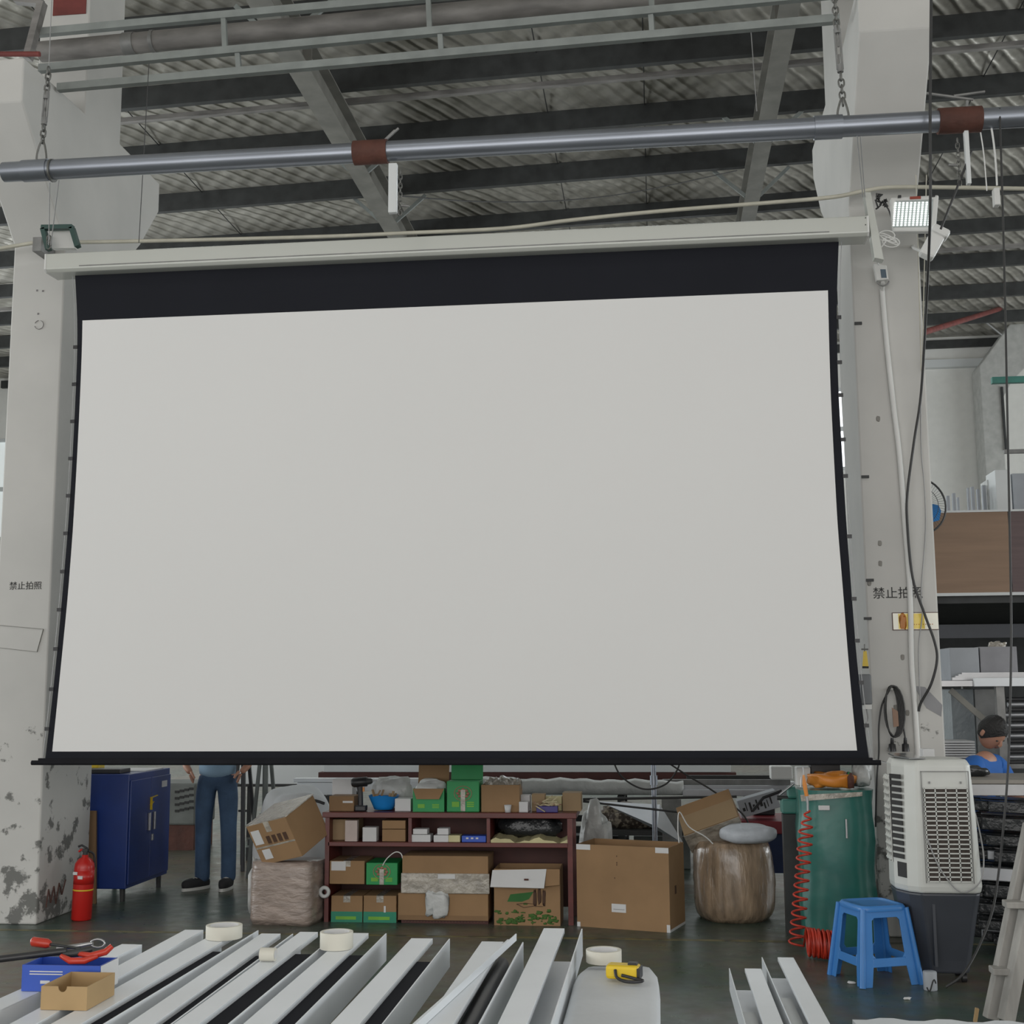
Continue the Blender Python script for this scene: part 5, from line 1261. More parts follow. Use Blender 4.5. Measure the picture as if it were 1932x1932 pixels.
# front intake grille
gx0, gx1 = A(1747, 1570, cf).x, A(1828, 1570, cf).x; gz0, gz1 = A(1790, 1663, cf).z, A(1790, 1487, cf).z
gr = B().box(gx0-.004, gx1+.004, cf-.008, cf+.003, gz0, gz1).build('front_grille', 'grille_dark', parent=t)
b = B(); ns = 20
for k in range(ns+1): z = gz0+(gz1-gz0)*k/ns; b.box(gx0-.006, gx1+.006, cf-.017, cf-.007, z-.0035, z+.0035)
for k in range(5): x = gx0+(gx1-gx0)*k/4; b.box(x-.003, x+.003, cf-.017, cf-.007, gz0, gz1)
b.build('grille_slats', 'cool_white', parent=gr)
b = B().box(gx0-.014, gx0-.010, cf-.008, cf, gz0-.01, gz1+.09).box(gx1+.010, gx1+.014, cf-.008, cf, gz0-.01, gz1+.09).box(gx0-.014, gx1+.014, cf-.008, cf, gz1+.088, gz1+.092); b.build('panel_seam', 'galv_dull', parent=t)
for x in (gx0+.03, gx1-.03): B().cb((x, cf-.006, gz1+.03), (.008, .008, .012)).build('clip', 'galv_dull', parent=t)
# louvres on the left face
xl = cx0-.052
gl_ = B().box(xl-.002, xl+.004, cf+.165, cb_-.06, .63, 1.10).build('side_outlet', 'ink', parent=t)
b = B()
for k in range(12): z = .64+.04*k; b.prism([(xl-.014, cf+.165, z), (xl-.014, cb_-.06, z), (xl, cb_-.06, z+.02), (xl, cf+.165, z+.02)], (0, 0, .005))
for k in range(4): y = cf+.165+(cb_-.06-cf-.165)*k/3; b.box(xl-.010, xl-.004, y-.003, y+.003, .63, 1.10)
b.build('louvre_slats', 'cool_white', parent=gl_)
# chamfer louvre visible from the front left
b = B()
for k in range(13):
    z = .66+.036*k
    b.prism([(cx0-.012, cf+.06, z), (xl-.002, cf+.15, z), (xl-.002, cf+.15, z+.024), (cx0-.012, cf+.06, z+.024)], (-.005, -.004, 0))
b.build('corner_vents', 'ink', parent=t)
b = B().prism([(cx0+.03, cf+.02, 1.203), (cx0+.12, cf+.03, 1.203), (cx0+.10, cb_-.06, 1.215), (cx0-.03, cb_-.06, 1.215), (cx0-.03, cf+.14, 1.21)], (0, 0, .006)); b.build('control_panel', 'cool_clear', parent=t)
B().prism([(cx0-.002, cf+.05, .56), (cx0-.035, cf+.125, .56), (cx0-.035, cf+.125, .64), (cx0-.002, cf+.05, .64)], (-.006, -.004, 0)).build('badge', 'ink', parent=t)
B().tube(smoothpath([(gx0+.0, cf-.025, .78), (gx0+.06, cf-.03, .62), (gx0+.16, cf-.03, .50), (cx1-.02, cf-.03, .55), (cx1+.015, cf, .66), (cx1+.02, cf+.06, .78), (cx1+.012, cf+.12, .9)], 6), .004, 6).build('mains_lead', 'cable_grey', parent=t)
for x in (1.44, 1.63):
    for y in (7.46, 7.62): B().tube([(x-.012, y, .025), (x+.012, y, .025)], .025, 16).box(x-.012, x+.012, y-.008, y+.008, .025, .06).build('caster', 'black_plastic', parent=t)
q = G(1760, 1866)
tn = thing('small_tin', 'small grey and white tin with dark marking on the floor under the air cooler', 'tin', (1.41, 7.26, 0))
B().lathe([(.034, 0), (.036, .004), (.036, .092), (.034, .096)], n=24).build('tin_body', 'greycarton', parent=tn, local=True)
B().tube([(.036*math.sin(R(g))*1.01, -.036*math.cos(R(g))*1.01, .03+.03*math.sin(R(g*4))) for g in range(-40, 41, 8)], .004, 5).build('marking', 'ink', parent=tn, local=True)

# ================================================================== background between shelf and far wall
def bar(name, label, cat, px0, px1, py0, py1, Y, mt, d=.12, group=None, bevel=.003):
    p, q = A(px0, py0, Y), A(px1, py1, Y)
    return one(name, B().box(p.x, q.x, Y, Y+d, q.z, p.z), mt, label, cat, group, bevel=bevel)
# long steel rack carrying white and grey lengths
RY = 11.6
rx0, rx1 = A(560, 1500, RY).x, A(1490, 1500, RY).x; rz = A(1000, 1502, RY).z
t = thing('profile_rack', 'long low dark steel rack carrying white lengths behind the shelf', 'rack', ((rx0+rx1)/2, RY+.6, 0))
for x in (rx0+.3, (rx0*2+rx1)/3, (rx0+2*rx1)/3, rx1-.3):
    for y in (RY+.1, RY+1.1): B().box(x-.03, x+.03, y-.03, y+.03, 0, rz-.05).build('post', 'dark_steel', parent=t)
    B().box(x-.03, x+.03, RY, RY+1.2, rz-.05, rz).build('cross_beam', 'dark_steel', parent=t)
for z in (rz-.30,):
    for y in (RY+.1, RY+1.1): B().box(rx0+.2, rx1-.2, y-.02, y+.02, z-.03, z+.03).build('side_rail', 'dark_steel', parent=t)
def onrack(name, label, cat, px0, px1, Y, z0, h, d, mt, blob=False):
    x0, x1 = A(px0, 1490, Y).x, A(px1, 1490, Y).x
    if blob:
        b = B(); n_, m_ = 30, 12; vs = []; rr = random.Random(px0)
        for i in range(n_+1):
            x = x0+(x1-x0)*i/n_; kz = h*(1-.18*i/n_+.05*math.sin(i*1.7)+.04*math.sin(i*.6))
            for j in range(m_):
                g = 2*math.pi*j/m_; vs.append((x, Y+d/2+math.copysign(abs(math.cos(g))**.5, math.cos(g))*d/2*(1+rr.uniform(-.03, .03)), z0+kz/2+math.copysign(abs(math.sin(g))**.5, math.sin(g))*kz/2*(1+rr.uniform(-.02, 0))))
        b.add(vs, [(i*m_+j, i*m_+(j+1) % m_, (i+1)*m_+(j+1) % m_, (i+1)*m_+j) for i in range(n_) for j in range(m_)]+[tuple(range(m_))[::-1], tuple(range(n_*m_, (n_+1)*m_))], True)
        for v in b.v: v.z = max(v.z, z0)
        return one(name, b, mt, label, cat)
    return one(name, B().box(x0, x1, Y, Y+d, z0, z0+h), mt, label, cat, bevel=.003)
onrack('white_bundle', 'long white film-wrapped bundle on the rack, right of the green cartons', 'bundle', 900, 1290, RY+.02, rz+.002, .155, .22, 'white_film', True)
onrack('white_length', 'short white box length at the left end of the rack, lower', 'length', 560, 640, RY+.05, rz+.002, .11, .12, 'prof_white')
onrack('white_length', 'long thin white length lying over the left end of the rack', 'length', 553, 800, RY+.05, rz+.115, .035, .12, 'prof_white')
onrack('white_length', 'long white length behind the white bundle on the rack', 'length', 610, 1500, RY+.5, rz+.002, .09, .14, 'prof_white')
onrack('white_length', 'long white length lying highest at the rear of the rack', 'length', 610, 1380, RY+.8, rz+.16, .09, .16, 'white_metal')
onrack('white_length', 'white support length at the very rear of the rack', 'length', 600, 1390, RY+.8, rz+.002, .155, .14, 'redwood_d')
onrack('grey_length', 'grey aluminium length at the right end of the rack, front one', 'length', 1288, 1478, RY+.02, rz+.002, .055, .07, 'prof_grey')
onrack('grey_length', 'grey aluminium length at the right end of the rack, second', 'length', 1256, 1490, RY+.12, rz+.002, .085, .07, 'prof_grey')
onrack('grey_length', 'dark grey length at the right end of the rack, third and tallest', 'length', 1250, 1492, RY+.22, rz+.002, .13, .07, 'galv_dull')
q = onrack('dark_length', 'dark rubber strip lying on the right part of the rack', 'length', 1296, 1480, RY+.32, rz+.002, .16, .06, 'dark_steel')
x_ = A(1455, 1450, RY).x; one('white_tub', B().box(x_, x_+.19, RY+.05, RY+.22, rz+.145+.0, rz+.26), 'white_plastic', 'white tub at the right end of the rack above the vise', 'tub', bevel=.01)
for k in range(7):
    x0_ = rx0+.25+k*(rx1-rx0-.5)/7; w_ = (rx1-rx0-.5)/7-.06; one('dark_blocker', B().box(x0_, x0_+w_, RY+.16, RY+1.0, 0, rz-.36), 'machine' if k % 2 else 'dark_steel', 'low dark blocks added under the profile rack behind the shelf to cover bright floor', 'filler block', 'added dark blocks under the profile rack', bevel=.01)  # dark blocks added to hide the bright floor below the rack
# white panels leaning at the far left of the rack
p, q = A(452, 1478, 14.0), A(546, 1440, 14.0)
one('display_board', B().box(p.x, A(625, 1478, 14).x, 14, 14.05, A(500, 1479, 14).z, A(500, 1425, 14).z), 'white_metal', 'white panel on black feet far behind, left of the rack', 'panel')
t = thing('panel_stand', 'dark low stand carrying the far white panel', 'stand', (A(540, 1478, 14).x, 14.0, 0))
B().box(p.x-.1, A(625, 1478, 14).x, 13.97, 14.1, A(500, 1484, 14).z, A(500, 1479, 14).z-.001).build('beam', 'ink', parent=t)
for px in (470, 540, 610): X = A(px, 1480, 14).x; B().box(X-.02, X+.02, 14, 14.04, 0, A(500, 1484, 14).z).build('leg', 'ink', parent=t)
# black trestles (A-frames)
def aframe(label, xs, Y, top_y=1395, mt='black_plastic'):
    t = thing('folding_trestle', label, 'trestle', tuple(Vector((A(sum(xs)/2, 1500, Y).x, Y, 0))))
    zt_ = A(sum(xs)/2, top_y, Y).z; xm = A(sum(xs)/2, top_y, Y).x
    for px in xs:
        X = A(px, 1560, Y).x
        for dy in (-.22, .22): B().beam((xm+(X-xm)*.25, Y+dy*.2, zt_), (X, Y+dy, 0), .028, .028).build('leg', mt, parent=t)
    X0_, X1_ = A(xs[0], 1530, Y).x, A(xs[1], 1530, Y).x
    B().beam(((X0_+xm)/2, Y, zt_*.45), ((X1_+xm)/2, Y, zt_*.45), .02, .02).build('crossbar', mt, parent=t)
aframe('black folding trestle with thin legs right behind the person in jeans', (444, 474), 11.6, 1400)
aframe('grey folding trestle with wide legs between the person and the foam bundle', (484, 517), 11.2, 1400, 'machine')
# grey perforated machine between cabinet and person
t = thing('grey_machine', 'grey perforated machine casing behind the blue cabinet', 'machine', tuple(Vector((A(345, 1600, 12.8).x, 13, 0))))
X0_, X1_ = A(322, 1500, 12.8).x, A(366, 1500, 12.8).x; z0_, z1_ = A(340, 1566, 12.8).z, A(340, 1478, 12.8).z
B().box(X0_-.3, X1_+.02, 12.8, 13.4, .25, z1_).build('casing', 'machine', parent=t, bevel=.02)
for j in range(4):
    for i in range(4):
        q = A(334+i*9, 1494+j*12-i*2, 12.8); B().cb((q.x, 12.797, q.z), (.045, .006, .025)).build('vent_hole', 'ink', parent=t)
B().box(X0_-.28, X1_, 12.82, 13.38, 0, .25).build('plinth', 'rust', parent=t)
one('pallet', B().box(A(452, 1560, 11.9).x, A(552, 1560, 11.9).x, 12.1, 12.9, 0, .12).box(A(455, 1560, 11.9).x, A(550, 1560, 11.9).x, 12.1, 12.9, .14, .20), 'dark_steel', 'dark low pallet lying behind the trestles', 'pallet')
one('floor_box', B().box(-2.98, -2.80, 9.9, 10.3, 0, .10), 'cardboard_d', 'brown box scrap on the floor beside the wrapped carton', 'box', bevel=.004)
# slanting grey sheets and steel pole behind the big box
Xp = A(1234, 1500, 10.1).x
t = thing('steel_pole', 'shiny round steel pole standing behind the big open box', 'pole', (Xp, 10.1, 0))
B().tube([(Xp, 10.1, .02), (Xp, 10.1, 1.9)], .020, 14).build('tube', 'galv', parent=t)
B().tube([(Xp, 10.1, 0), (Xp, 10.1, .025)], .12, 20).build('foot_plate', 'dark_steel', parent=t)
B().tube([(Xp, 10.1, .86), (Xp, 10.1, .93)], .03, 14).build('collar', 'galv', parent=t)
for k, (lab, (a_, c_, d_, e_), mt) in enumerate((('large grey metal sheet sloping behind the big open box', ((1130, 1512), (1245, 1518), (1290, 1592), (1240, 1560)), 'prof_grey'), ('smaller grey metal sheet leaning right of the steel pole', ((1248, 1505), (1285, 1508), (1288, 1600), (1250, 1590)), 'galv_dull'))):
    Y = 10.35+.15*k; b = B().prism([A(*a_, Y+.2), A(*c_, Y+.2), A(*d_, Y-.1), A(*e_, Y-.1)], (0, .012, 0)); o = one('metal_sheet', b, mt, lab, 'sheet')
Xa, Xb = A(1095, 1600, 10.6).x, A(1290, 1600, 10.6).x
t = thing('scrap_bench', 'dark low bench with scraps behind the big open box', 'bench', ((Xa+Xb)/2, 10.9, 0))
B().box(Xa, Xb, 10.6, 11.3, .42, .46).build('top', 'dark_steel', parent=t)
for x in (Xa+.05, Xb-.05):
    for y in (10.65, 11.25): B().box(x-.02, x+.02, y-.02, y+.02, 0, .42).build('leg', 'dark_steel', parent=t)
rr = random.Random(18)
one('scrap_pile', B().blob((A(1205, 1575, 10.8).x, 10.85, .545), (.26, .15, .08), amp=.3, seed=51, n=26), mat('mixed_dark_scraps', (.06, .045, .035), .7, col2=(.30, .26, .20), thr=(.5, .62), scale=28, bump=.6), 'low mound of mixed small parts behind the big open box', 'scraps')['kind'] = 'stuff'
one('crumpled_bag', B().blob((A(1122, 1570, 9.9).x, 9.9, .33), (.12, .12, .36), amp=.25, seed=52, n=26, m=18, flat=-.33), 'white_film', 'tall crumpled pale bag between the shelf and the big open box', 'bag')
# black rods over the clutter behind the big box
for lab, p_, q_, r_ in (('long thin black rod, upper one of two above the big open box', (1100, 1508), (1390, 1503), .010), ('long thin black rod, lower slanting one above the big open box', (1100, 1512), (1375, 1543), .008)):
    P, Q = A(*p_, 10.0), A(*q_, 10.0); one('black_rod', B().tube([P, Q], r_, 8), 'cable', lab, 'rod')
for lab, pts_ in (('black cable drooping in a loop below the screen bar behind the steel pole', [(1155, 1430), (1170, 1462), (1200, 1484), (1228, 1489), (1258, 1478), (1278, 1452), (1284, 1430)]),
                  ('thin black cable slanting right below the screen bar to the tilted carton', [(1262, 1440), (1300, 1465), (1345, 1492), (1395, 1530), (1413, 1555), (1418, 1575)])):
    wire('drooping_cable', smoothpath([A(*p_, 9.7) for p_ in pts_], 6), .007, 'cable', lab, 'cable')
# small clutter between bench and rack on the right
p, q = A(1420, 1500, 10.3), A(1462, 1518, 10.3); one('dark_motor', B().box(p.x, q.x, 10.3, 10.42, BZ+.002, p.z), 'black_plastic', 'small black motor on the bench right of the tilted carton', 'motor', bevel=.01)

# ================================================================== right-hand side of the hall
# mezzanine
MY = 13.0
mx0 = A(1740, 1040, MY).x; z0_, z1_ = .5*(A(1780, 1118, MY).z+A(1932, 1118, MY).z), .5*(A(1780, 970, MY).z+A(1932, 962, MY).z)
t = thing('mezzanine', 'mezzanine platform with brown plywood front at the right', 'mezzanine', (mx0+2.5, MY+3, 0))
xs_ = A(1903, 1000, MY).x
B().box(mx0, xs_, MY, MY+.04, z0_, z1_).build('plywood_front', 'plywood', parent=t)
B().box(xs_+.006, mx0+6, MY, MY+.04, z0_, z1_).build('plywood_front', mat('mauve_brown_facing', (.125, .085, .085), .6, stretch=(.4, 1, 5)), parent=t)
B().box(mx0, mx0+6, MY-.01, MY+.06, z1_, z1_+.02).build('top_rail', 'white_metal', parent=t); B().box(mx0, mx0+6, MY-.01, MY+.06, z0_-.03, z0_).build('bottom_rail', 'white_metal', parent=t)
B().box(mx0, mx0+6, MY+.06, MY+6, z0_-.10, z0_).build('deck', 'dark_steel', parent=t)
for x in (mx0+.1, mx0+3, mx0+5.8):
    for y in (MY+.4, MY+5.6): B().box(x-.06, x+.06, y-.06, y+.06, 0, z0_-.10).build('post', 'dark_steel', parent=t)
B().box(mx0, mx0+6, MY+4.5, MY+4.56, 0, z0_-.10).build('dark_backing', 'dark_steel', parent=t)  # dark sheet added so the space below the deck reads as shade
B().box(mx0, mx0+6, MY+.7, MY+.75, z0_-.42, z0_-.28).build('dark_beam', 'cool_dark', parent=t)
# things on the mezzanine
def onmezz(name, label, cat, px0, px1, pyt, Y, mt, d=.25):
    a_, c_ = A(px0, pyt, Y), A(px1, pyt, Y); return one(name, B().box(a_.x, c_.x, Y, Y+d, z0_+.002, (a_.z+c_.z)/2), mt, label, cat, bevel=.006)
for k, (x0_, x1_, yt) in enumerate(((1786, 1792, 935), (1797, 1803, 930), (1806, 1810, 938), (1825, 1829, 920), (1832, 1838, 918), (1843, 1848, 922), (1853, 1860, 915))):
    onmezz('upright_profile', 'pale upright profiles showing above the plywood front', 'profile', x0_, x1_, yt, 14.0+.1*k, 'greycarton', .05)['group'] = 'upright profiles on the mezzanine'
onmezz('white_crate', 'tall white box on the mezzanine, right of the upright profiles', 'box', 1877, 1906, 886, 14.3, 'white_metal', .4)
onmezz('white_crate', 'white rounded box low on the mezzanine beside the tall white box', 'box', 1862, 1876, 905, 14.6, 'white_film', .3)
onmezz('white_crate', 'white box at the right picture edge on the mezzanine', 'box', 1909, 1936, 893, 14.4, 'greycarton', .4)
for k, (x, l_) in enumerate((('left one', 1915), ('right one', 1925))): pass
# far wall pilaster with its corbel
Yq = YW-.75
p0_, p1_ = A(1852, 760, Yq).x, A(1890, 760, Yq).x
zc0_, zc1_, zc2_ = A(1860, 690, Yq).z, A(1900, 640, Yq).z, A(1925, 585, Yq).z
b = B().prism([(p0_, Yq, 0), (p0_, Yq, zc0_), (A(1925, 585, Yq).x, Yq, zc2_), (A(1990, 585, Yq).x, Yq, zc2_), (A(1990, 620, Yq).x, Yq, zc1_), (p1_+.25, Yq, zc0_-.35), (p1_, Yq, zc0_-.8), (p1_, Yq, 0)], (0, .7, 0))
one('concrete_column', b, mat('far_column_paint', (.42, .42, .40), .8), 'distant white column with sloping bracket near the right edge', 'column', bevel=.02)
P, Q = A(1740, 628, 20), A(1905, 577, YW-.8)
one('red_brace', B().tube([P, Q], .05, 10), 'oxide', 'red round brace slanting up under the roof at the far right', 'brace')
bar('teal_bar', 'short teal green bar sticking out near the far right column', 'bar', 1872, 1960, 711, 720, 16, 'teal_d', .08)
wire('grey_bracket', [A(1850, 600, YW-1.2), A(1890, 632, Yq+.01)], .02, 'cable_grey', 'thin grey strut crossing the red brace', 'strut')
bar('slim_rail', 'slim grey rail at the right picture edge above the white boxes', 'rail', 1895, 1990, 848, 853, 14.2, 'galv_dull', .04)
for lab, p_, q_, Y_ in (('thin black conduit on the distant column, upper', (1890, 730), (1898, 850), Yq-.03),):
    wire('thin_conduit', [A(*p_, Y_), A(*q_, Y_)], .03, 'dark_steel', lab, 'conduit')
# fan
fc = A(1733, 955, 12.6); 
t = thing('wall_fan', 'blue bladed cage fan half hidden behind the right column', 'fan', fc)
rf = .275
q_ = Matrix.Translation((0, 0, 0)) @ Euler((0, 0, R(12))).to_matrix().to_4x4()
b = B(); b.T = q_
def circ(r_, y): return [(r_*math.cos(R(g)), y, r_*math.sin(R(g))) for g in range(0, 360, 10)]
b.tube(circ(rf, 0), .010, 8, closed=True).tube(circ(rf*.66, -.045), .003, 5, closed=True).tube(circ(rf*.35, -.06), .003, 5, closed=True)
for g in range(0, 360, 6): b.tube([(.05*math.cos(R(g)), -.065, .05*math.sin(R(g))), (rf*.6*math.cos(R(g)), -.05, rf*.6*math.sin(R(g))), (rf*math.cos(R(g)), 0, rf*math.sin(R(g)))], .0016, 4)
b.build('cage', 'mesh_wire', parent=t, local=True)
for k in range(3):
    b = B(); b.T = q_ @ Matrix.Rotation(R(120*k+20), 4, 'Y'); vs = []
    pl_ = [(.03, .0), (.10, .07), (.20, .09), (.235, .04), (.235, -.06), (.18, -.10), (.08, -.05)]
    b.prism([(x, .01+z*.25, z) for x, z in pl_], (0, .004, 0)); b.build('blade', 'blue_cloth', parent=t, local=True)
b = B(); b.T = q_; b.tube([(0, -.02, 0), (0, .03, 0)], .04, 16); b.build('hub', 'blue_cloth', parent=t, local=True)
b = B(); b.T = q_; b.tube([(0, .03, 0), (0, .16, 0)], .055, 16); b.build('motor', 'dark_steel', parent=t, local=True)
B().tube([(0, .12, 0), (.12, .25, -.05), (.2, .39, -.08)], .015, 8).build('bracket_arm', 'dark_steel', parent=t, local=True)

# rack at the far right with cartons
KY = 9.55
kx0 = A(1788, 1290, KY).x; kx1 = kx0+2.2; kz = A(1860, 1284, KY).z
t = thing('steel_rack', 'grey steel storage rack right of the column with diagonal brace', 'rack', ((kx0+kx1)/2, KY+.5, 0))
for x in (A(1888, 1350, KY).x, kx1, ):
    for y in (KY, KY+1.0): B().box(x-.028, x+.028, y-.03, y+.03, 0, kz).build('post', 'galv_dull', parent=t)
for y in (KY+1.0,): B().box(kx0-.02, kx0+.03, y-.03, y+.03, 0, kz).build('post', 'steel_l', parent=t)
B().box(A(1835, 1284, KY-.02).x, kx1, KY-.06, KY-.03, A(1900, 1295, KY).z, A(1900, 1279, KY).z).build('front_beam', 'prof_white', parent=t, bevel=.004)
B().box(kx0-.05, kx1, KY-.03, KY+1.03, kz-.04, kz).build('shelf_deck', 'steel_l', parent=t)
B().box(kx0-.05, kx1, KY-.03, KY+1.03, 1.02, 1.05).build('shelf_deck', 'galv_dull', parent=t)
B().beam(A(1793, 1302, KY+.05), A(1873, 1372, KY+.05), .03, .04).build('diagonal_brace', 'rafter', parent=t)
zk = kz+.002
def onk(name, label, px0, px1, pyt, Y, z0, d, mt, cat='box'):
    cx, w, h = fit(px0, px1, pyt, Y, z0); return one(name, B().box(cx-w/2, cx+w/2, Y, Y+d, z0, z0+h), mt, label, cat, bevel=.005)
onk('grey_carton', 'pale grey carton on top of the right rack, left of two', 1791, 1846, 1222, KY+.35, zk, .35, 'greycarton')
onk('grey_carton', 'pale grey carton on top of the right rack, right of two', 1848, 1918, 1220, KY+.35, zk, .35, mat('grey_carton_warm', (.27, .27, .29), .7))
one('clear_wad', B().blob(A(1880, 1216, KY+.5)+Vector((0, 0, -.02)), (.06, .05, .035), amp=.3, seed=61), 'film', 'small crumpled film wad on the right grey carton', 'wad')
for k in range(4):
    P, Q = A(1796+6*k, 1279-k*2, KY+.10+.05*k), A(1990, 1258-k*3, KY+.10+.05*k); P.z = zk+.012+.012*k; Q.z = zk+.012+.012*k
    one('steel_tube', B().beam(P, Q, .03, .02), 'steel_l', 'shiny flat steel lengths lying along the front of the rack top', 'steel length', 'steel lengths on the rack top')
onk('clear_tub', 'frosted plastic box on the lower deck of the right rack, left', 1793, 1836, 1300, KY+.55, 1.052, .35, mat('frosted_plastic', (.30, .34, .36), .35, bump=.3))
onk('clear_bag', 'pale bag on the lower deck of the right rack, behind the brace', 1838, 1880, 1300, KY+.65, 1.052, .25, 'white_film', 'bag')
for k in range(9):
    P = A(1786, 1366+4*k, KY+.08); b = B().box(kx0-.03, A(1836, 1366, KY+.08).x, KY+.06, KY+.42, 1.052+.018*(8-k), 1.052+.018*(8-k)+.012)
    one('white_board', b, 'paper', 'thin white boards stacked at the left of the lower rack deck', 'board', 'white boards on the lower rack deck')
# heap of curved black and silver lengths
for k in range(13):
    P0 = A(1897+1.5*(k % 3), 1434-9.5*k, KY+.02+.02*(k % 3)); z = 1.052+.008+.037*k
    pts = [(P0.x, KY-.005+.03*(k % 2)+.02, z), (P0.x+.25, KY+.08, z), (P0.x+.6, KY+.22, z), (kx1-.08, KY+.34, z)]
    one('nested_profile', B().tube(smoothpath(pts, 5), [.016]*16, 8), 'prof_grey' if k % 2 else 'black_plastic', 'curved %s lengths nested in a heap on the right rack' % ('silver' if k % 2 else 'black'), 'profile', '%s lengths heaped on the right rack' % ('silver' if k % 2 else 'black'))

# side table behind the air cooler
TY0, TY1, TZ = 8.02, 8.64, 1.045; TX0, TX1 = 1.50, 3.5
t = thing('side_table', 'grey topped work table with bright front edge behind the air cooler', 'table', (2.4, 8.3, 0))
B().box(TX0, TX1, TY0, TY1, TZ-.025, TZ).build('table_top', mat('grey_beige_laminate', (.27, .25, .22), .4), parent=t, bevel=.004)
B().box(TX0+.02, TX1, TY0+.02, TY0+.05, TZ-.095, TZ-.026).build('front_beam', 'steel_l', parent=t, bevel=.003)
for x in (TX0+.05, TX1-.05):
    for y in (TY0+.06, TY1-.06): B().box(x-.02, x+.02, y-.02, y+.02, 0, TZ-.095 if y < 8.3 else TZ-.026).build('leg', 'steel_l', parent=t)
tz = TZ+.002
one('spirit_level', B().box(A(1712, 1424, 8.05).x, A(1740, 1424, 8.05).x, 8.05, 8.08, tz, tz+.05), mat('dull_lime_metal', (.32, .36, .03), .5), 'yellow green level lying on the table behind the cooler', 'level', bevel=.004)
onk('white_box', 'white box on the table just right of the yellow green level', 1741, 1763, 1413, 8.1, tz, .1, 'paper')
one('steel_ruler', B().beam((1.335, 8.47, 1.15), (1.53, 8.2, 1.10), .02, .003), 'steel_l', 'thin steel ruler bridging from screen edge to the table', 'ruler')
one('black_pouch', B().blob((A(1822, 1424, 8.35).x, 8.35, tz+.03), (.12, .07, .03), amp=.2, seed=71), 'black_bag', 'black pouch lying on the table behind the cooler', 'pouch')
wire('grey_hose', smoothpath([Vector((A(1778, 1430, 8.3).x, 8.3, tz+.02)), Vector((A(1800, 1420, 8.3).x, 8.3, tz+.055)), Vector((A(1835, 1418, 8.3).x, 8.35, tz+.055)), Vector((A(1862, 1424, 8.3).x, 8.4, tz+.012))], 5), .008, 'cable_grey', 'grey hose arching over the black pouch on the table', 'hose')
# black wrapped lengths heaped under the table
rr = random.Random(77)
for k in range(54):
    row, c_ = divmod(k, 6); gy = k % 7 == 3
    y0_ = 8.10+.082*c_; z = .07+.098*row; off = rr.uniform(0, .16)
    P, Q = Vector((1.84+off, y0_, z+.03)), Vector((3.2, y0_-.26, z-.015))
    one('wrapped_length', B().beam(P, Q, rr.uniform(.045, .07), rr.uniform(.05, .08)), 'prof_grey' if gy else 'black_bag', 'bare grey lengths among the black ones below the side table' if gy else 'film-wrapped black lengths heaped below the side table', 'length', '%s lengths below the side table' % ('grey' if gy else 'black'), bevel=.006)

# grey timber trestle at the right edge
LY = 6.55
t = thing('timber_trestle', 'weathered grey timber trestle with paired slanting legs at the right picture edge', 'trestle', tuple(Vector((1.75, LY, 0))))
def lad(p_, q_, Y0_, Y1_, w=.055):
    P, Q = A(*p_, Y0_), A(*q_, Y1_)
    if P.z < .03: P = P+(Q-P)*((.03-P.z)/(Q.z-P.z))
    B().beam(P, Q, w, .06).build('leg', 'wood_grey', parent=t, bevel=.004)
lad((1868, 1926), (1945, 1555), LY, LY+.05); lad((1898, 1926), (1962, 1600), LY-.1, LY-.02, .06)
lad((2010, 1926), (1975, 1555), LY, LY+.05)
P = A(1945, 1555, LY+.05); B().box(P.x+.03, P.x+.5, LY-.08, LY+.12, P.z-.02, P.z+.08).build('head_beam', 'wood_grey', parent=t, bevel=.005)
for px, py in ((1887, 1830), (1912, 1705)):
    P = A(px, py, LY-.03); B().cb((P.x+.005, LY-.04, P.z), (.10, .09, .03)).build('brace_block', 'wood_grey', parent=t, bevel=.004)
one('wood_stick', B().beam(A(1838, 1900, 6.6), A(1842, 1874, 6.6), .02, .015), 'kraft', 'small tan stick on the floor by the timber trestle', 'stick')
for v in bpy.data.objects['wood_stick'].data.vertices: pass
bpy.data.objects['wood_stick'].location.z = 0

# ================================================================== foreground: bench with white profiles
ZP = .74
def channel(label, Lf, Ln, Rf, Wf, closed=False, z=ZP, h=.095, lining='black_fab', mirror=False, y_end=1.3, inner=None, hw=None):
    p, q, r_, w_ = G(*Lf, z), G(*Ln, z), G(*Rf, z), G(*Wf, z)
    d = (q-p); d.z = 0; L = (p.y-y_end)/(-d.normalized().y); ang = math.atan2(-d.x, -d.y)*-1
    ang = math.atan2(d.x, -d.y)           # heading from far end to the camera
    fl = abs(r_.x-p.x); W_ = abs(w_.x-p.x)
    t = thing('casing_profile', label, 'profile', (p.x, p.y, z-h), (0, 0, ang), 'white casing profiles on the bench' if z > .5 else 'white casing profiles on the low trestle')
    s = -1 if mirror else 1; th = .004; hw = hw or h
    b = B()
    b.box(0, s*fl, -L, 0, h-th, h)                    # flat flange
    b.box(0, s*th, -L, 0, 0, h-th)                    # outer wall
    if closed: b.box(s*(fl-th), s*fl, -L, 0, 0, h-th).box(s*th, s*(fl-th), -L, 0, 0, th)
    else:
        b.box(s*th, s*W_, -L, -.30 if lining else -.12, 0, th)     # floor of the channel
        b.box(s*W_, s*(W_+th), -L, 0, 0, hw)          # standing wall
    if not closed: b.box(s*(fl-th), s*fl, -L, 0, h-.018, h-th)       # small lip
    b.build('casing', 'prof_white', parent=t, local=True, bevel=.001)
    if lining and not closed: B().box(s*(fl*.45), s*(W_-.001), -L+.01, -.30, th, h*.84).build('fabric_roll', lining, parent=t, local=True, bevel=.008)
    return t, fl, W_, L
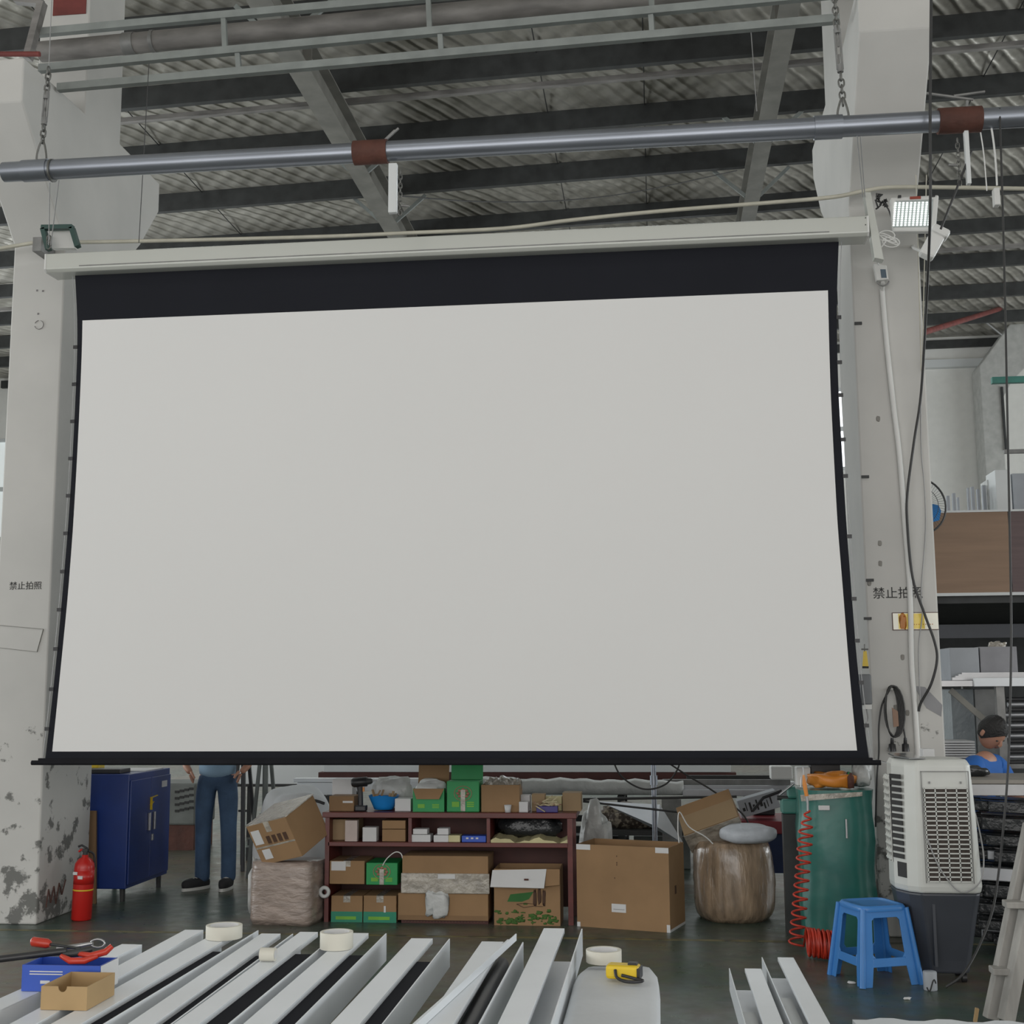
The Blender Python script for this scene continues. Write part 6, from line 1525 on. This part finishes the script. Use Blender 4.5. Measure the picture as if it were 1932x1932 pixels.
NM = ['white casing profile carrying the blue tool box, leftmost of all', 'wide white casing profile between the leftmost one and the largest tape roll', 'white casing profile under the leftmost tape roll', 'white casing profile just right of the leftmost tape roll', 'white casing profile with the small square tape piece', 'white casing profile under the middle tape roll',
      'white casing profile with tall open side, second right of the middle tape roll', 'white casing profile holding the black tube', 'long white casing profile beside the foam-wrapped bundle']
U = [((230, 1781), (0, 1883), (270, 1781), (296, 1781), 'cable_grey'),
     ((349, 1754), (185, 1842), (383, 1755), (409, 1755), 'cable_grey'),
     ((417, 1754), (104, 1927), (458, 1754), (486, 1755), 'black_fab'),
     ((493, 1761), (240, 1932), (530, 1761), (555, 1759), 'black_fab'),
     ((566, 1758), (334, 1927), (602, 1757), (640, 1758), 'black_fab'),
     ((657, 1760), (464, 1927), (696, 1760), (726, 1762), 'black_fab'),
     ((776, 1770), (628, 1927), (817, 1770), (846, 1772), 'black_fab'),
     ((909, 1776), (803, 1927), (950, 1777), (984, 1780), None),
     ((1026, 1751), (941, 1927), (1065, 1752), (1096, 1755), None)]
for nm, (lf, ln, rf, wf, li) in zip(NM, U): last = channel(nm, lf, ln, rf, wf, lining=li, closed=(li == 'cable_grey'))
# black tube inside the eighth profile and a loose strip lying across
hb_ = ZP-.095+.004
P, Q = G(945, 1802, ZP-.03), G(876, 1932, ZP-.03); d = (Q-P).normalized()
P.z = Q.z = hb_+.028
one('black_tube', B().tube([P, P+d*2.6], .027, 20), 'black_plastic', 'round black tube lying in the open casing profile right of the loose strip', 'tube')
P, Q = G(966, 1768, ZP+.012), G(785, 1930, ZP+.012); P.z = Q.z = ZP+.012; d = (Q-P).normalized(); s_ = d.cross(Vector((0, 0, 1)))
b = B(); b.prism([P-s_*.016+Vector((0, 0, -.011)), P+s_*.016+Vector((0, 0, -.011)), P+s_*.016+Vector((0, 0, -.008)), P-s_*.013+Vector((0, 0, -.008)), P-s_*.013+Vector((0, 0, .012)), P-s_*.016+Vector((0, 0, .012))], d*1.6)
one('loose_strip', b, 'prof_white', 'loose narrow white angle strip lying slantwise across two profiles', 'strip')
# trestles under the bench profiles
def bench(label, x0, x1, Y, z):
    t = thing('support_trestle', label, 'trestle', ((x0+x1)/2, Y, 0))
    B().box(x0, x1, Y-.04, Y+.04, z-.07, z-.001).build('top_rail', 'wood_grey', parent=t)
    for x in (x0+.15, x1-.15):
        for s_ in (-1, 1): B().beam((x, Y+s_*.03, z-.07), (x+s_*.02, Y+s_*.22, 0), .04, .03).build('leg', 'wood_grey', parent=t)
bench('timber trestle under the near ends of the white profiles', -2.6, .1, 1.9, ZP-.095)
bench('timber trestle under the middle of the white profiles', -2.6, .1, 2.95, ZP-.095)

# foam-wrapped bundle right of the profiles
xl_, xr_ = G(1089, 1818, .70).x, G(1245, 1840, .70).x; yf_ = G(1160, 1816, .70).y
b = B(); n_, m_ = 24, 16; vs = []
for i in range(n_+1):
    y = yf_-(yf_-1.3)*i/n_; e = 1 if i > 1 else (.82, .96)[i]
    for j in range(m_):
        g = 2*math.pi*j/m_; cx_ = (xl_+xr_)/2; w_ = (xr_-xl_)/2
        vs.append((cx_+w_*e*math.copysign(abs(math.cos(g))**.3, math.cos(g)), y, .645+.055*e*math.copysign(abs(math.sin(g))**.4, math.sin(g))*(1+.05*math.sin(i*.9+j))))
b.add(vs, [(i*m_+j, i*m_+(j+1) % m_, (i+1)*m_+(j+1) % m_, (i+1)*m_+j) for i in range(n_) for j in range(m_)]+[tuple(range(m_))[::-1], tuple(range(n_*m_, (n_+1)*m_))], True)
b.v = [Vector((v.x, v.y, v.z)) for v in b.v]
one('foam_wrapped_bundle', b, 'foam', 'white foam-wrapped flat bundle carrying the yellow tape measure', 'bundle')
fb_ = min(v.z for v in b.v)
t = thing('bundle_stand', 'hidden timber trestle under the foam-wrapped bundle', 'trestle', ((xl_+xr_)/2, 2.6, 0))
t['label'] = 'timber trestle under the foam-wrapped bundle'
B().box(xl_+.17, xr_-.02, 2.5, 2.6, fb_-.06, fb_-.001).build('top_rail', 'wood_grey', parent=t)
for x in (xl_+.2, xr_-.05): B().box(x-.02, x+.02, 2.53, 2.57, 0, fb_-.06).build('leg', 'wood_grey', parent=t)
FT = .703
# tape rolls
def roll(label, px, pybot, wpx, hpx, z, tilt_=0):
    p = G(px, pybot-6, z); ru = A(px+wpx/2, pybot-12, p.y).x-p.x; hh = A(px, pybot-hpx, p.y-ru*.0).z-A(px, pybot, p.y).z
    t = thing('masking_tape_roll', label, 'tape roll', (p.x, p.y+ru, z))
    B().lathe([(ru, 0), (ru, hh), (ru*.80, hh), (ru*.80, 0)], n=40, closed=True).build('tape', 'tape', parent=t, local=True, bevel=.001)
    B().lathe([(ru*.80, .001), (ru*.80, hh-.001), (ru*.76, hh-.001), (ru*.76, .001)], n=40, closed=True).build('paper_core', 'cardboard_l' if 0 else 'paper', parent=t, local=True)
    return t
roll('flat roll of cream masking tape on the profiles, leftmost of three rolls', 411, 1782, 67, 25, ZP+.001)
roll('tall roll of cream masking tape on the profiles, middle of three rolls', 627, 1801, 62, 32, ZP+.001)
roll('roll of cream masking tape on the foam-wrapped bundle next to the tape measure', 1138, 1828, 68, 24, FT+.004)
q = G(502, 1816, ZP+.001)
t = thing('tape_stub', 'small used-up tape roll seen edge-on between the left and middle rolls', 'tape roll', (q.x, q.y+.02, ZP+.022))
b = B(); b.T = Matrix.Rotation(R(90), 4, 'X') @ Matrix.Rotation(0, 4, 'Y')
b.tube([(-.024, .0, 0), (.024, 0, 0)], .021, 24); b.T = Matrix.Identity(4); b.build('tape', 'tape', parent=t, local=True)
B().tube([(-.025, 0, 0), (.025, 0, 0)], .014, 16).build('paper_core', 'paper', parent=t, local=True)
# tape measure
q = G(1176, 1850, FT+.004)
t = thing('tape_measure', 'yellow tape measure with black strap lying on the foam-wrapped bundle', 'tape measure', (q.x, q.y+.03, FT+.005), (0, 0, R(-8)))
B().box(-.052, .052, -.03, .03, 0, .042).build('case', 'yellow', parent=t, local=True, bevel=.010)
B().box(.046, .056, -.031, .031, .002, .036).build('bumper', 'black_plastic', parent=t, local=True, bevel=.002)
B().box(.015, .045, -.012, .018, .040, .048).build('lock_button', 'black_plastic', parent=t, local=True, bevel=.003)
B().tube(smoothpath([(-.02, -.033, .03), (-.012, -.05, .012), (.015, -.062, .004), (.05, -.062, .004), (.068, -.05, .006), (.045, -.040, .008), (.0, -.036, .016)], 5), .005, 6).build('wrist_strap', 'black_plastic', parent=t, local=True)
# blue box with tools, kraft tray
P, Q = G(43, 1870, ZP+.001), G(165, 1870, ZP+.001)
w_ = Q.x-P.x; h_ = A(100, 1822, P.y).z-ZP
T = carton('open blue printed carton with white side standing on the leftmost profiles', w_+.05, .12, h_, ((P.x+Q.x)/2+.02, P.y+.06, ZP+.001), mt='blue_card', open_=True, name='blue_tool_box', tape=False)
decal(T, .0, 1.0, 0, 1.0, 'paper', 'white_side', face='r')
for k in range(2): decal(T, .10, .52, .74-.10*k, .78-.10*k, 'paper', 'printed_line')
decal(T, .24, .36, .30, .42, 'paper', 'printed_mark')
bx = Vector(T.location)+Vector((0, 0, h_))
def tool(name, label, cat, parts_):
    t = thing(name, label, cat, tuple(bx+Vector(parts_[0])))
    return t
t = thing('cutting_pliers', 'red handled pliers lying across the open blue carton', 'pliers', tuple(bx))
B().tube([bx+Vector(v) for v in ((-.02, -.02, .018), (.02, -.045, .010), (.06, -.04, .010), (.09, -.02, .02))], [.007, .010, .010, .007], 8).build('handle', 'red_hose', parent=t)
B().tube([bx+Vector(v) for v in ((.02, .0, .022), (.07, -.02, .020), (.11, -.01, .030), (.125, .0, .045))], [.007, .010, .010, .008], 8).build('handle', 'red_hose', parent=t)
B().tube([bx+Vector(v) for v in ((-.02, -.01, .02), (.02, .0, .024), (.06, .01, .034))], [.009, .012, .007], 8).build('jaws', 'dark_steel', parent=t)
t = thing('screwdriver', 'screwdriver with short red handle lying on the open blue carton', 'screwdriver', tuple(bx))
B().tube([bx+Vector(v) for v in ((-.135, .02, .050), (-.13, .02, .050), (-.085, .02, .045), (-.075, .02, .043))], [.008, .014, .014, .009], 10).build('handle', 'red_hose', parent=t)
B().tube([bx+Vector(v) for v in ((-.075, .02, .043), (.02, .02, .032))], .004, 8).build('shaft', 'dark_steel', parent=t)
t = thing('scissors', 'steel snips with wire loop on the right of the open blue carton', 'snips', tuple(bx))
B().tube([bx+Vector(v) for v in ((-.06, .03, .03), (.0, .035, .035), (.05, .035, .045))], [.004, .008, .005], 8).build('blade', 'steel_l', parent=t)
B().tube([bx+Vector((.065+.022*math.cos(R(g)), .035, .045+.012*math.sin(R(g)))) for g in range(0, 360, 30)], .003, 6, closed=True).build('finger_loop', 'steel_l', parent=t)
Pq = bx+Vector((-.012, -.005, .030)); Qq = A(-20, 1812, Pq.y-.05)
one('black_bar', B().tube([Pq, Qq], .010, 8), 'black_plastic', 'thin black bar reaching from the left edge onto the blue carton', 'bar')
P, Q = G(76, 1905, ZP+.001), G(163, 1907, ZP+.001); w_ = Q.x-P.x; h_ = A(120, 1862, P.y).z-ZP
t = thing('kraft_tray', 'small open kraft cardboard tray with thumb notch on the profiles', 'tray', ((P.x+Q.x)/2, P.y+.09, ZP+.001), (0, 0, R(0)))
x, y, th = w_/2, .09, .003
b = B(); nt_ = [(-x, 0), (x, 0), (x, h_)]+[(.013*math.cos(R(g)), h_-.015*math.sin(R(g))) for g in range(0, 181, 20)]+[(-x, h_)]
b.prism([(u-.005 if abs(u) < .02 else u, -y, v) for u, v in nt_], (0, th, 0))
b.box(-x, x, y-th, y, 0, h_).box(-x, -x+th, -y+th, y-th, 0, h_).box(x-th, x, -y+th, y-th, 0, h_).box(-x+th, x-th, -y+th, y-th, 0, th)
b.build('tray_body', 'kraft', parent=t, local=True)

# low trestle group on the right
ZQ = .33
for nm, lf, ln, rf, wf in (('white casing profile on the low trestle, left of two', (1405, 1827), (1441, 1932), (1436, 1827), (1378, 1831)), ('white casing profile on the low trestle, right of two', (1467, 1806), (1529, 1932), (1497, 1806), (1439, 1807))):
    p, q, r_, w_ = G(*lf, ZQ), G(*ln, ZQ), G(*rf, ZQ), G(*wf, ZQ)
    d = q-p; ang = math.atan2(d.x, -d.y); fl = r_.x-p.x; g_ = p.x-w_.x; L = 3.2; h = .10; th = .004
    t = thing('casing_profile', nm, 'profile', (p.x, p.y, ZQ-h), (0, 0, ang), 'white casing profiles on the low trestle')
    b = B().box(0, fl, -L, 0, h-th, h).box(fl-th, fl, -L, 0, 0, h-th).box(-g_, fl-th, -L, 0, 0, th).box(-g_-th, -g_, -L, 0, 0, h).box(0, th, -L, 0, h-.018, h-th)
    b.build('casing', 'prof_white', parent=t, local=True, bevel=.001)
    B().box(-g_, -.0, -L, -.55, .035, .04).box(-g_, 0, -.56, -.55, 0.004, .035).build('inner_tray', 'white_metal', parent=t, local=True)
t = thing('low_trestle', 'low white trestle under the right pair of profiles', 'trestle', (.6, 4.6, 0))
B().box(.30, .95, 4.55, 4.65, ZQ-.16, ZQ-.101).build('top_rail', 'white_metal', parent=t); B().box(.30, .95, 3.4, 3.5, ZQ-.16, ZQ-.101).build('top_rail', 'white_metal', parent=t)
for x in (.34, .91):
    for y in (4.6, 3.45): B().box(x-.02, x+.02, y-.02, y+.02, 0, ZQ-.16).build('leg', 'white_metal', parent=t)
# white cross length at the bottom right
p0_, p1_ = G(1604, 1917, .30), G(1925, 1920, .30)
t = thing('white_panel_stack', 'white panel just entering the bottom right corner of the picture', 'panel', ((p0_.x+p1_.x)/2, 5.2, 0))
b = B(); n_ = 12; x0_, x1_ = p0_.x, p1_.x; pts = []
for i in range(n_+1):
    x = x0_+(x1_-x0_)*i/n_; pts.append((x, 5.38+(.02 if (i//2) % 2 else -.015), .28))
pts2 = [(x1_, 4.9, .28), (x0_+.03, 4.9, .28)]
b.prism(pts+pts2, (0, 0, .02)); b.build('panel', 'prof_white', parent=t)
for x in (x0_+.1, x1_-.1):
    for y in (4.97, 5.28): B().box(x-.02, x+.02, y-.02, y+.02, 0, .28).build('leg', 'white_metal', parent=t)
for i, (px, py) in enumerate(((1480, 1857), (1607, 1856), (1712, 1886))):
    q = G(px, py); one('paper_scrap', B().blob(q+Vector((0, 0, .006)), (.02, .012, .006), amp=.3, n=8, m=6, seed=i), 'paper', ('tiny white scrap on the floor left of the red hose heap', 'tiny white scrap on the floor at the front leg of the blue stool', 'tiny white scrap on the floor below the air cooler')[i], 'scrap')
